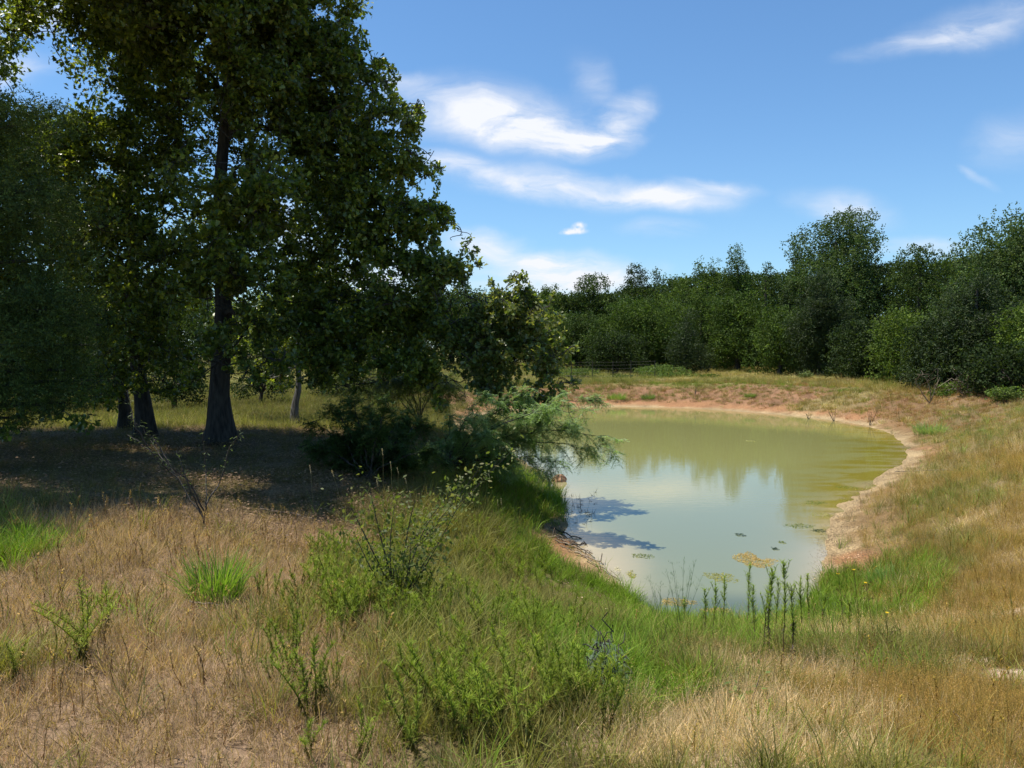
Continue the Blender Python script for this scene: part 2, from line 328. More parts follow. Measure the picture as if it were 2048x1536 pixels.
sd, Z, nn = zones(X, Y)
n1, n2, n3 = nn
col = np.zeros((len(X), 3)); ws = np.zeros(len(X))
for k in ('lush', 'mid', 'thatch', 'olive', 'pale', 'band', 'red', 'bare'):
    wk = np.clip(Z[k], 0, 2)**1.5+1e-4; col += wk[:, None]*COL[k]*(.62 if k not in ('bare', 'thatch', 'pale') else .85); ws += wk
col /= ws[:, None]
soil = L3(.16, .115, .075); col = col*.55+soil*.45
m = Z['bare'][:, None]**.7; col = col*(1-m)+COL['bare']*m
past = L3(.13, .17, .045)*(1-n2[:, None])+L3(.30, .24, .10)*n2[:, None]
fm = (sstep(34, 46, Y)*(1-Z['red']))[:, None]; col = col*(1-fm)+past*fm
fb = ((Y > 40) & (sd < 4.6)).astype(float); fb = (fb*sstep(.2, 1, sd)*(1-sstep(3.2, 4.8, sd)))[:, None]; col = col*(1-fb)+L3(.255, .15, .085)*(.35+1.2*n3[:, None])*fb
clay = L3(.33, .18, .09)*(.75+.5*n3[:, None]); m = np.maximum(Z['clay'], np.maximum(zone(X, Y, 1165, 1112, 120, 45), zone(X, Y, 1225, 1155, 65, 20)))[:, None]; col = col*(1-m)+clay*m
sand = L3(.37, .28, .155)*(.6+.75*n3[:, None]); m = Z['beach'][:, None]; col = col*(1-m)+sand*m
m = sstep(.0, -.3, sd)[:, None] if False else (1-sstep(-.35, .06, sd))[:, None]; col = col*(1-m)+L3(.22, .17, .09)*m
g = MB(); ny = len(ya)
i = np.arange(ny-1)[:, None]*NX+np.arange(NX-1)[None]; i = i.ravel()
g.add(np.stack([X, Y, gz.ravel()], 1), np.concatenate([np.stack([i, i+1, i+NX+1], 1), np.stack([i, i+NX+1, i+NX], 1)]), np.clip(col, 0, 1))
m_, t, o = newmat('earth'); p = nd(t, 'ShaderNodeBsdfPrincipled'); a = nd(t, 'ShaderNodeAttribute', attribute_name='vc'); tcn = nd(t, 'ShaderNodeTexCoord')
n = nd(t, 'ShaderNodeTexNoise'); n.inputs['Scale'].default_value = 22; n.inputs['Detail'].default_value = 8; n.inputs['Roughness'].default_value = .7; t.links.new(tcn.outputs['Object'], n.inputs['Vector'])
r = nd(t, 'ShaderNodeValToRGB'); r.color_ramp.elements[0].color = (.5, .47, .45, 1); r.color_ramp.elements[1].color = (1.35, 1.3, 1.25, 1); r.color_ramp.elements[0].position = .36; r.color_ramp.elements[1].position = .66; t.links.new(n.outputs[0], r.inputs[0])
mm = nd(t, 'ShaderNodeMixRGB', blend_type='MULTIPLY'); mm.inputs[0].default_value = 1; t.links.new(a.outputs['Color'], mm.inputs[1]); t.links.new(r.outputs[0], mm.inputs[2]); t.links.new(mm.outputs[0], p.inputs['Base Color']); p.inputs['Roughness'].default_value = .95; p.inputs['Specular IOR Level'].default_value = .1
bm_ = nd(t, 'ShaderNodeBump'); bm_.inputs['Strength'].default_value = .7; bm_.inputs['Distance'].default_value = .03; t.links.new(n.outputs[0], bm_.inputs['Height']); t.links.new(bm_.outputs[0], p.inputs['Normal']); t.links.new(p.outputs[0], o.inputs[0])
go = g.build('ground', m_, smooth=True); tag(go, kind='structure')
# ---- water: turbid, so its own colour carries the depth
wx = np.arange(SHORE[:, 0].min()-.6, SHORE[:, 0].max()+.6, .12); wy = np.arange(SHORE[:, 1].min()-.6, SHORE[:, 1].max()+.6, .16)
WX, WY = np.meshgrid(wx, wy); sdw = sdist(WX, WY).reshape(WX.shape); d = -sdw
nw = fbm(WX, WY, .8, 4, 61); nf = fbm(WX*1.0, WY*3.0, 1.3, 3, 67)
deep = L3(.215, .225, .075)[None, None]*(1-sstep(22, 10, WY)[..., None] if False else 1)
nearm = (1-sstep(13, 24, WY))[..., None]
deep = L3(.23, .228, .082)*(1-nearm)+L3(.165, .185, .10)*nearm
shal = L3(.36, .29, .17)
rightm = sstep(0, 3.5, WX-(3.2+.22*(WY-10)))
alg = L3(.20, .165, .018)
m = np.exp(-np.maximum(d+.45*(nw-.5), 0)/.38)[..., None]; c = deep*(1-m)+shal*m
m = (np.exp(-(np.maximum(d, 0)/(1.0+1.0*nf))**2)*rightm*sstep(12.2, 14.5, WY)*(1-sstep(28, 38, WY))*(.35+1.0*sstep(.35, .6, nf)))[..., None]; m = np.clip(m, 0, .92); c = c*(1-m)+alg*m
m = (zone(WX.ravel(), WY.ravel(), 1215, 1110, 75, 35).reshape(WX.shape)*.5*(.4+nw))[..., None]; c = c*(1-m)+shal*m
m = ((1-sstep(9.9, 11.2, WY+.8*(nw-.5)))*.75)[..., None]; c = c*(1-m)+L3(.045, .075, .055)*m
w_ = MB(); ok = (sdw < .5)
idx = np.arange(WX.size).reshape(WX.shape); q = ok[:-1, :-1] | ok[1:, 1:]
a0 = idx[:-1, :-1][q]; a1 = idx[:-1, 1:][q]; a2 = idx[1:, 1:][q]; a3 = idx[1:, :-1][q]
w_.add(np.stack([WX.ravel(), WY.ravel(), 0*WX.ravel()], 1), np.concatenate([np.stack([a0, a1, a2], 1), np.stack([a0, a2, a3], 1)]), c.reshape(-1, 3))
m_, t, o = newmat('pond_water'); p = nd(t, 'ShaderNodeBsdfPrincipled'); a = nd(t, 'ShaderNodeAttribute', attribute_name='vc'); t.links.new(a.outputs['Color'], p.inputs['Base Color'])
p.inputs['Roughness'].default_value = .012; p.inputs['IOR'].default_value = 1.333
tcn = nd(t, 'ShaderNodeTexCoord'); mpn = nd(t, 'ShaderNodeMapping'); mpn.inputs['Scale'].default_value = (1, 2.4, 1); t.links.new(tcn.outputs['Object'], mpn.inputs[0])
n = nd(t, 'ShaderNodeTexNoise'); n.inputs['Scale'].default_value = 3.2; n.inputs['Detail'].default_value = 3; t.links.new(mpn.outputs[0], n.inputs['Vector'])
bb = nd(t, 'ShaderNodeBump'); bb.inputs['Strength'].default_value = .055; bb.inputs['Distance'].default_value = .02; t.links.new(n.outputs[0], bb.inputs['Height']); t.links.new(bb.outputs[0], p.inputs['Normal']); t.links.new(p.outputs[0], o.inputs[0])
wo = w_.build('water', m_); tag(wo, kind='structure')
M_MIDBARK = bark_mat('mid_bark', (.05, .045, .04), (.14, .13, .115))
# ---------------------------------------------------------------- trees
def crown_points(clumps, rg, density, gap, gf, seed, shell=.42):
    P = []
    for c in clumps:
        c = np.asarray(c, float); n = max(3, int(density*c[3]*c[4]*c[5]*4.19))
        q = unit(rg.normal(size=(n*2, 3)))*(rg.random((n*2, 1))**shell)
        q = q[noise3(q*c[3:6]+c[:3], gf, seed) > gap][:n]
        P.append(q*c[3:6]+c[:3])
    return np.concatenate(P)
def near_tree(name, label, cat, base, top, trunk_r, clumps, leaf, density, nleaf, lsize, cols, seed, gap=.44, group=None, bark=None, lean=.25, rt=.2, leafmat=None, cols2=None, limb_r=.35, low=.28, spread=.30, keep=None):
    rg = np.random.default_rng(seed); base = np.asarray(base, float); top = np.asarray(top, float); bark = bark or M_BARK
    root = empty(name, base, label, cat, group)
    H = top[2]-base[2]; n = 14; t = np.linspace(0, 1, n)
    tp = base+(top-base)*t[:, None]; tp[:, 0] += np.sin(t*5+seed)*lean*t+.10*np.sin(t*13+seed)*np.minimum(t*4, 1); tp[:, 1] += np.cos(t*4+seed)*lean*t; tp[0, 2] -= .15
    tr = trunk_r*(1-.86*t**.75)*(1+.34*np.exp(-t*H/.35))
    tb = MB(); trunk_tube(tb, tp, tr, rg); tb.build('trunk', bark, root, smooth=True)
    lb = MB(); k0 = int(n*low); NP = [tp[k0:n-1]]; NR = [tr[k0:n-1]]; NL = [np.linspace(0, .6, n-1-k0)]
    for ci in np.argsort([np.hypot(c[0]-base[0], c[1]-base[1])+.3*abs(c[2]-base[2]-H*.5) for c in clumps]):
        c = np.asarray(clumps[ci], float); AP = np.concatenate(NP); AR = np.concatenate(NR); AL = np.concatenate(NL)
        dz = AP[:, 2]-c[2]; cost = np.linalg.norm(AP-c[:3], axis=1)+.30*AL+.5*np.maximum(dz, 0); i = int(np.argmin(cost)); a = AP[i]; dl = np.linalg.norm(c[:3]-a)
        r0 = min(AR[i]*.72, .022+.028*dl+.02*c[3]); mid = (a+c[:3])/2+np.array([0, 0, .16*dl])+rg.normal(size=3)*.14*dl
        m_n = max(6, int(dl/.28)); P = bez(a, mid, c[:3], m_n); P[1:-1] += rg.normal(size=(m_n-2, 3))*.05
        rr_ = np.linspace(r0, max(.012, r0*.3), m_n); tube(lb, P, rr_, L3(.05, .04, .03), 7); NP.append(P[1:]); NR.append(rr_[1:]); NL.append(AL[i]+np.linspace(0, dl, m_n)[1:])
        for j in range(3):
            e = c[:3]+unit(rg.normal(size=3))*c[3:6]*.85; i2 = rg.integers(m_n//2, m_n); s = P[i2]
            Q = bez(s, (s+e)/2+rg.normal(size=3)*.15, e, 6); q_r = np.linspace(min(rr_[i2]*.7, .022), .008, 6); tube(lb, Q, q_r, L3(.05, .04, .03), 4); NP.append(Q[1:]); NR.append(q_r[1:]); NL.append(AL[i]+dl+np.linspace(0, .8, 6)[1:])
    nodes = np.concatenate(NP)
    T = crown_points(clumps, rg, density, gap, 1.3, seed)
    if keep is not None: T = T[keep(T)]
    lv = MB(); P = []; dirs = []
    for e in T:
        dd = np.linalg.norm(nodes-e, axis=1)+rg.random(len(nodes))*.35; s = nodes[np.argmin(dd)]
        out_ = unit(e-s); e2 = e+np.array([0, 0, -.06])
        Q = bez(s, (s+e)/2+rg.normal(size=3)*.08+[0, 0, .07], e2, 4)
        if rg.random() < .75: tube(lb, Q, np.linspace(.011, .004, 4), L3(.05, .04, .03), 3)
        k = rg.integers(int(nleaf*.6), int(nleaf*1.4)+1); u = rg.random(k)**.6
        P.append(s+(e2-s)*np.clip(u[:, None]*1.15, .35, 1.1)+rg.normal(size=(k, 3))*rt*.55*np.linalg.norm(e2-s).clip(.4, 1.2)); dirs.append(np.repeat(out_[None], k, 0))
    P = np.concatenate(P); dirs = np.concatenate(dirs); m = len(P)
    X, Y, Z_ = frames(m, rg, dirs*.5+[0, 0, -.12], .6, .8)
    cols = np.asarray(cols, float); ck = cols[rg.integers(0, len(cols), m)]
    if cols2 is not None:
        c2 = np.asarray(cols2, float)[rg.integers(0, len(cols2), m)]; mk = (rg.random(m) < sstep(-2.2, -.2, P[:, 0]-1.2*(P[:, 2] > 5.5)))[:, None]; ck = np.where(mk, c2, ck)
    big = noise3(P, .55, seed+2)[:, None]
    c = ck*(.62+.75*rg.random((m, 1)))*(.7+.7*big)
    tv, tf = leaf
    stamp(lv, tv, tf, P, X, Y, Z_, lsize*rg.uniform(.6, 1.15, m), c)
    lb.build('limb', bark, root); lv.build('crown', leafmat or M_LEAF, root)
    return root
OAK = (OAK_V, OAK_F); OVAL = (OVAL_V, OVAL_F)
GR = [(.135,.18,.035), (.10,.14,.028), (.17,.21,.035), (.11,.15,.04), (.26,.29,.045), (.07,.10,.025)]
GRV = [(.085,.095,.032), (.06,.075,.025), (.10,.105,.04), (.12,.10,.045), (.055,.07,.022)]
def cl(px, py, D, r, ry=None, rz=None):
    K = 1.08*(max(1.0, 15.6/D) if px > 560 and D < 19 else 1.0); p = at(px, py, D*K); return (*p, r*K, (ry or r*1.15)*K, (rz or r*.85)*K)
gz_ = lambda x, y: float(height(np.array([x]), np.array([y]))[0])
ob = at(442, 895, 16.2); ob[2] = gz_(ob[0], ob[1])
A = [cl(470,40,15,1.5), cl(560,20,14.6,.8), cl(620,10,15,.45), cl(600,130,14.8,1.2), cl(690,160,15,1.0), cl(705,95,15.2,.33), cl(755,230,14.6,.85), cl(750,150,15,.35), cl(822,225,15,.42), cl(835,200,15.2,.22), cl(650,290,14.2,1.15),
     cl(770,330,14.8,.85), cl(800,400,15,.9), cl(870,450,15,.6), cl(925,470,15,.28), cl(685,470,14,1.0), cl(600,560,14,.9), cl(640,640,13.6,1.0), cl(770,570,15,1.0), cl(860,560,15,.75),
     cl(900,620,14.6,.7), cl(720,700,14.2,.85), cl(830,700,14.5,.8), cl(930,700,14.2,.75), cl(1000,600,14.6,.62,.8,.6), cl(1040,560,14.8,.36), cl(1070,640,14.2,.55,.8,.7), cl(1010,720,13.8,.7,.8,.55), cl(1090,740,13.8,.48,.6,.5), cl(1140,765,13.6,.28,.3,.25),
     cl(1060,800,13.6,.42,.5,.28), cl(1100,812,13.6,.22,.3,.18), cl(870,785,13.8,.3,.4,.35), cl(700,775,13.8,.33,.4,.22), cl(770,760,14,.35,.4,.28), cl(560,720,13.4,.5,.6,.3), cl(960,775,13.9,.3,.4,.25), cl(960,600,14.6,.5), cl(440,620,13.6,.5), cl(470,420,13.4,.7), cl(430,250,13.6,.8), cl(450,150,13.6,.8), cl(440,540,13.6,.6), cl(500,740,13.6,.4,.5,.25), cl(400,750,14,.35,.5,.25), cl(620,760,14.4,.45,.5,.25), cl(930,590,15.2,.5), cl(915,545,15.4,.5), cl(1030,610,14,.55,.7,.5), cl(1050,690,13.7,.6,.7,.5), cl(1000,780,13.5,.4,.5,.3), cl(1110,700,13.7,.4,.5,.35), cl(1080,780,13.6,.35), cl(930,760,13.6,.5,.6,.35), cl(860,760,13.8,.4), cl(660,60,15,.6), cl(640,200,14.6,.6), cl(560,160,14.2,.7), cl(720,290,14.6,.6), cl(840,420,14.6,.6), cl(770,480,14.4,.7), cl(880,560,14.8,.6), cl(420,-330,14,1.8), (-6.0,10.4,9.6,1.3,1.2,.8), (-5.4,11.8,9.9,1.3,1.2,.8), (-6.9,9.4,9.3,1.2,1.2,.8), (-7.4,8.2,9.0,1.3,1.0,.7), (-7.6,7.5,8.9,1.2,.9,.6), (-9.6,7.5,8.8,1.3,.9,.6), (-8.0,9.3,9.3,1.4,1.3,.8), (-9.5,9.0,9.4,1.4,1.3,.8), (-8.3,8.6,9.0,1.3,1.0,.7), (-9.9,8.5,8.9,1.3,1.0,.7), (-8.6,11,9.8,1.4,1.3,1), (-10,11,9.8,1.4,1.3,1), cl(520,650,14.4,.6), cl(1020,650,14,.5),  # clumps given in metres: unseen boughs overhead, added to shade the ground in front
     cl(560,260,15.5,1.1), cl(480,330,14.5,.9), cl(430,180,15.6,1.3), cl(350,60,15.4,1.3), cl(540,440,16.6,.8), cl(700,560,17,1.0), cl(620,380,17.2,1.0), cl(820,620,16.8,.9), cl(580,-60,15,1.5), cl(430,-120,15,1.8), cl(430,330,13.2,.9), cl(450,480,13.0,.8), cl(410,600,13.3,.8), cl(520,380,13.4,1.0), cl(500,560,13.4,.7), cl(440,690,13.5,.55,.6,.35), cl(900,530,15.3,.7), cl(840,330,15,.5), cl(720,380,14.4,.9), cl(930,640,15,.6), cl(980,660,14.6,.6), cl(640,730,13.8,.7,.7,.45), cl(800,740,14,.6,.7,.4), cl(940,740,13.8,.5,.6,.35), cl(330,-60,13,1.5), cl(600,-60,16.5,.8)]
near_tree('oak_tree', 'large oak with the thickest dark trunk, its lowest boughs reaching out to the pond', 'tree', ob, (-6.1, 16.3, 12.8), .235, A, OAK, 25, 29, .105, GR, 5, gap=.45, rt=.15, cols2=[(.14,.18,.055),(.11,.15,.04),(.20,.21,.08),(.10,.135,.033),(.13,.14,.055)], lean=.38, spread=.3)
B = [cl(300,120,16.5,1.5), cl(235,70,16,1.0), cl(250,260,16.5,1.3), cl(340,330,16.2,1.1), cl(200,380,16.8,1.2), cl(130,270,16,.8), cl(400,440,17.5,.9), cl(300,470,17,1.0), cl(230,560,16.5,1.0), cl(350,600,17.2,.8), cl(420,540,17.6,.6), cl(150,480,16.5,1.0), cl(100,20,15,.6,.9,.35), cl(30,30,15,.55,.9,.25), cl(60,70,15.2,.4,.6,.15),
     cl(300,680,16.6,.7,1,.5), cl(380,720,16.5,.5,.6,.35), cl(300,560,15.2,.9), cl(200,640,15.6,1.0,1,.7), cl(330,700,15.5,.7,.8,.4), cl(230,440,15.4,1.0), cl(380,520,16,.8), cl(250,720,15.8,.6,.8,.35), cl(280,760,15.4,.5,.7,.3), cl(200,770,15.2,.6,.8,.3), cl(340,770,15.6,.35,.5,.22), cl(300,640,15,.6), cl(240,-60,15.5,1.8), cl(200,-190,14.5,1.5), cl(280,-150,13,1.6), cl(180,-330,12.0,1.9), cl(300,-480,12.2,1.8), cl(60,-260,12.6,1.7)]  # last clumps lie above the view, widening the crown for its shadow
bb_ = at(292, 880, 18.0); bb_[2] = gz_(bb_[0], bb_[1])
near_tree('oak_tree', 'oak with a dark leaning trunk left of the thick trunked oak', 'tree', bb_, (bb_[0]-.4, 18, 11.4), .19, B, OAK, 20, 24, .11, GR, 9, gap=.42, lean=.3)
Cc = [cl(60,300,18,1.3), cl(20,420,17.5,1.2), cl(110,560,18,1.2), cl(200,640,18,1.0), cl(40,640,17.5,1.1), cl(240,720,18,.6,1,.4), cl(60,740,17,.9,1,.5), cl(160,760,17.4,.6,1,.35), cl(20,560,16.8,1.0), cl(120,400,17,1.1), cl(-80,480,17,1.5), cl(120,700,17.5,.8,1,.5), cl(20,330,16.5,.8), cl(-120,0,16,1.8), cl(-160,300,14,1.8), cl(-120,-250,12.6,1.9), cl(-300,-100,12.4,1.9), (-11.2,9.0,9.2,1.4,1.3,.9), (-12.8,9.0,9.0,1.5,1.3,.9), (-11.4,8.3,8.8,1.3,1.0,.7), (-13.0,8.3,8.7,1.3,1.0,.7), (-14.4,8.6,8.8,1.4,1.1,.8), (-11.5,7.4,8.8,1.3,.9,.6), (-13.2,7.5,8.8,1.3,.9,.6), (-11.5,11,9.5,1.5,1.4,1), (-14.4,9.8,9.0,1.6,1.5,1.0), (-13.5,12.5,9.5,2,1.8,1.2), cl(200,790,17,.5,.8,.3), cl(60,820,15,.6,.8,.3), cl(150,840,14.5,.4,.6,.2), cl(10,860,14.5,.5,.7,.25)]  # clumps in metres are boughs out of view, added to extend the shadow forward
cb_ = at(250, 868, 19.6); cb_[2] = gz_(cb_[0], cb_[1])
near_tree('oak_tree', 'thin trunked oak furthest left, its stem close behind the leaning trunk', 'tree', cb_, (cb_[0]-.6, 19.2, 8.3), .14, Cc, OAK, 16, 24, .12, GR, 13, gap=.42, lean=.3)
db_ = at(590, 812, 23.0); db_[2] = gz_(db_[0], db_[1])
Dd = [cl(600,640,23,1.5), cl(520,700,22.5,1.0,1,.7), cl(700,650,23,1.3), cl(620,560,23.5,1.2), cl(560,760,22,.7,.7,.35), cl(480,640,24,1.0), cl(650,735,22.5,.7,.8,.4)]
near_tree('young_oak_tree', 'small oak with a grey trunk standing in the grass behind the thick trunked oak', 'tree', db_, (db_[0]+.1, 23.2, 5.6), .12, Dd, OVAL, 16, 26, .13, GR, 17, gap=.45, bark=M_MIDBARK, low=.4)
# cedar hanging in from the left: fine sprays
def cedar(name, label, base, top, tr_, clumps, seed, cols, dens, size, cat='tree', group=None, needles=10, trunkm=None, mat=None):
    rg = np.random.default_rng(seed); base = np.asarray(base, float); top = np.asarray(top, float); root = empty(name, base, label, cat, group)
    t = np.linspace(0, 1, 8); tp = base+(top-base)*t[:, None]; tp[0, 2] -= .2; tb = MB(); tube(tb, tp, tr_*(1-.85*t), L3(.05, .04, .03), 9); tb.build('trunk', trunkm or M_BARK, root, smooth=True)
    lb = MB(); lv = MB(); T = crown_points(clumps, rg, dens, .42, .6, seed, .5)
    for c in clumps:
        c = np.asarray(c, float); f = np.clip((c[2]-base[2])/(top[2]-base[2])-.05, .05, .95); a = base+(top-base)*f
        tube(lb, bez(a, (a+c[:3])/2+[0, 0, .2], c[:3], 6), np.linspace(tr_*.35, .015, 6), L3(.05, .04, .03), 5)
    lb.build('limb', trunkm or M_BARK, root)
    m = len(T); ax = np.array([base[0], base[1]]); od = np.zeros((m, 3)); od[:, :2] = T[:, :2]-ax; od = unit(od+[0, 0, .4])
    k = needles; P = np.repeat(T, k, 0)+rg.normal(size=(m*k, 3))*size*.9; D_ = unit(np.repeat(od, k, 0)+rg.normal(size=(m*k, 3))*.55)
    X, Y, Z_ = frames(m*k, rg, D_*2.5, .4, .5); cols = np.asarray(cols); c = cols[rg.integers(0, len(cols), m*k)]*(.6+.8*rg.random((m*k, 1)))*(.7+.6*noise3(P, .7, seed)[:, None])
    tv, tf = SPRAY[seed % 3]; stamp(lv, tv*[.6, 1.2, .6], tf, P, X, Y, Z_, size*rg.uniform(.6, 1.2, m*k), c)
    lv.build('crown', mat or M_CEDAR, root); return root
CED = [(.07,.105,.026), (.05,.075,.02), (.10,.14,.03)]
eb = np.array([-9.2, 11.2, gz_(-9.2, 11.2)])
E = [(*at(40,835,11),.6,.6,.22), (*at(130,805,11.5),.5,.5,.22), (*at(185,760,12),.45,.5,.22), (*at(90,720,11),.6,.6,.35), (*at(205,650,12.5),.5,.5,.35), (*at(150,430,11.5),.5,.5,.4), (*at(-30,860,10.6),.6,.6,.2), (*at(20,690,10.2),.6,.7,.4), (*at(100,620,10.5),.6,.7,.4), (*at(-40,800,10.2),.7,.7,.3), (*at(150,600,10.9),.45,.5,.3), (*at(-80,240,10.5),.9,.9,.6), (*at(40,250,10.3),.75,.8,.45), (*at(80,380,10.4),.7,.7,.4), (*at(20,440,10.4),.9,.9,.5), (*at(110,520,10.8),.6,.6,.35), (*at(-60,600,10.5),1.1,1,.6), (*at(60,640,10.6),.8,.8,.45), (*at(130,740,10.9),.5,.5,.3), (*at(30,770,10.6),.7,.7,.3), (*at(90,810,11),.45,.5,.22), (*at(-200,400,10.6),1.5,1.4,1.2), (*at(-200,750,10.6),1.5,1.4,.8), (*at(180,690,11.3),.4,.4,.25)]
cedar('cedar_tree', 'dark green cedar at the left edge with fine drooping needle sprays', eb, (-9.3, 11.2, 9.0), .2, E, 31, CED, 70, .085, needles=9)
# ---- far trees
def far_tree(name, label, px, top, w, D, cols, seed, kind='round', bottom=790, group=None, dens=1.0, gap=.38, mat=None, size=None, lob=9):
    rg = np.random.default_rng(seed); x = at(px, 700, D)[0]; z0 = gz_(x, D); zt = at(px, top, D)[2]; zb = z0 if bottom is None else max(at(px, bottom, D)[2], z0+.2)
    R_ = w/2/F*D; H = zt-z0; root = empty(name, (x, D, z0), label, 'tree', group)
    tb = MB(); t = np.linspace(0, 1, 8); tp = np.stack([x+.15*np.sin(t*4+seed)*R_*.3, D+0*t, z0-.2+t*H*.85], 1); tube(tb, tp, (.035*H)*(1-.9*t)+.03, L3(.05, .04, .03), 8)
    cls = []; hh = zt-zb
    for i in range(lob):
        f = (i+.5)/lob
        if kind == 'cone': rr = .8*R_*(1.02-.9*f)*rg.uniform(.75, 1.1); ang = rg.random()*6.28; q = .45*rr
        elif kind == 'tall': rr = R_*(.75-.35*abs(f-.45))*rg.uniform(.7, 1); ang = rg.random()*6.28; q = R_*.35*(1-f*.6)
        else:
            rr = R_*rg.uniform(.42, .62); ang = i*2.4+rg.random(); q = R_*.62*math.sqrt(max(.05, 1-(abs(f-.42)/.62)**2))
        cz = zb+hh*(.08+.84*f); cz = min(cz, zt-rr*.75); rr = max(rr, .12); cls.append((x+q*math.cos(ang), D+q*math.sin(ang), cz, rr, rr, max(min(rr*.85, hh*.5), .1)))
    cls.append((x+rg.normal()*.1*R_, D, zt-R_*.32, R_*.36, R_*.36, R_*.33)); cls.append((x, D, zb+hh*.45, R_*.75, R_*.75, max(hh, .3)*.40))
    if kind == 'spiky':
        for i in range(6): cls.append((x+rg.uniform(-.8, .8)*R_, D+rg.uniform(-.5, .5)*R_, zt-rg.uniform(0, .18)*hh, R_*.13, R_*.13, hh*.12))
    for c in cls[:7]:
        a = tp[3]; tube(tb, bez(a, (a+np.array(c[:3]))/2+[0, 0, .4], c[:3], 5), np.linspace(.06, .02, 5), L3(.05, .04, .03), 4)
    tb.build('trunk', M_BARK, root)
    s = size or .16+D*.0016; P = []
    for c in cls:
        c = np.array(c); n = int(dens*1.9*(c[3]*c[4]+2*c[3]*c[5])*4.19/(s*s)/3.4); n = max(n, 8); q = unit(rg.normal(size=(n, 3)))*(rg.random((n, 1))**.3)*(1+.22*(rg.random((n, 1))**3)); p = q*c[3:6]+c[:3]; P.append(p[noise3(p, 2.0/max(R_, .8), seed) > gap])
    P = np.concatenate(P); m = len(P); X, Y, Z_ = frames(m, rg, None, .5); cols = np.asarray(cols, float)
    c = cols[rg.integers(0, len(cols), m)]*(.55+.9*rg.random((m, 1)))*(.55+.9*noise3(P, .9, seed+4)[:, None])
    tv, tf = (SPRAY if mat is M_CEDAR else CLUST)[seed % 3]; lv = MB(); stamp(lv, tv, tf, P, X, Y, Z_, s*rg.uniform(.7, 1.25, m), c)
    lv.build('crown', mat or M_FARLEAF, root); return root
G1 = [(.062,.10,.02), (.048,.082,.018), (.085,.125,.022)]; G2 = [(.052,.085,.02), (.040,.068,.018), (.07,.10,.022)]; G3 = [(.082,.125,.022), (.066,.105,.019), (.11,.15,.026)]; G4 = [(.030,.050,.015), (.022,.038,.012), (.048,.07,.017)]; GL = [(.11,.16,.035), (.085,.13,.03), (.14,.18,.045)]; GS = [(.068,.11,.034), (.052,.086,.027), (.10,.135,.045)]  # darkest palette also carries the shade of the tree bases in its leaf colour
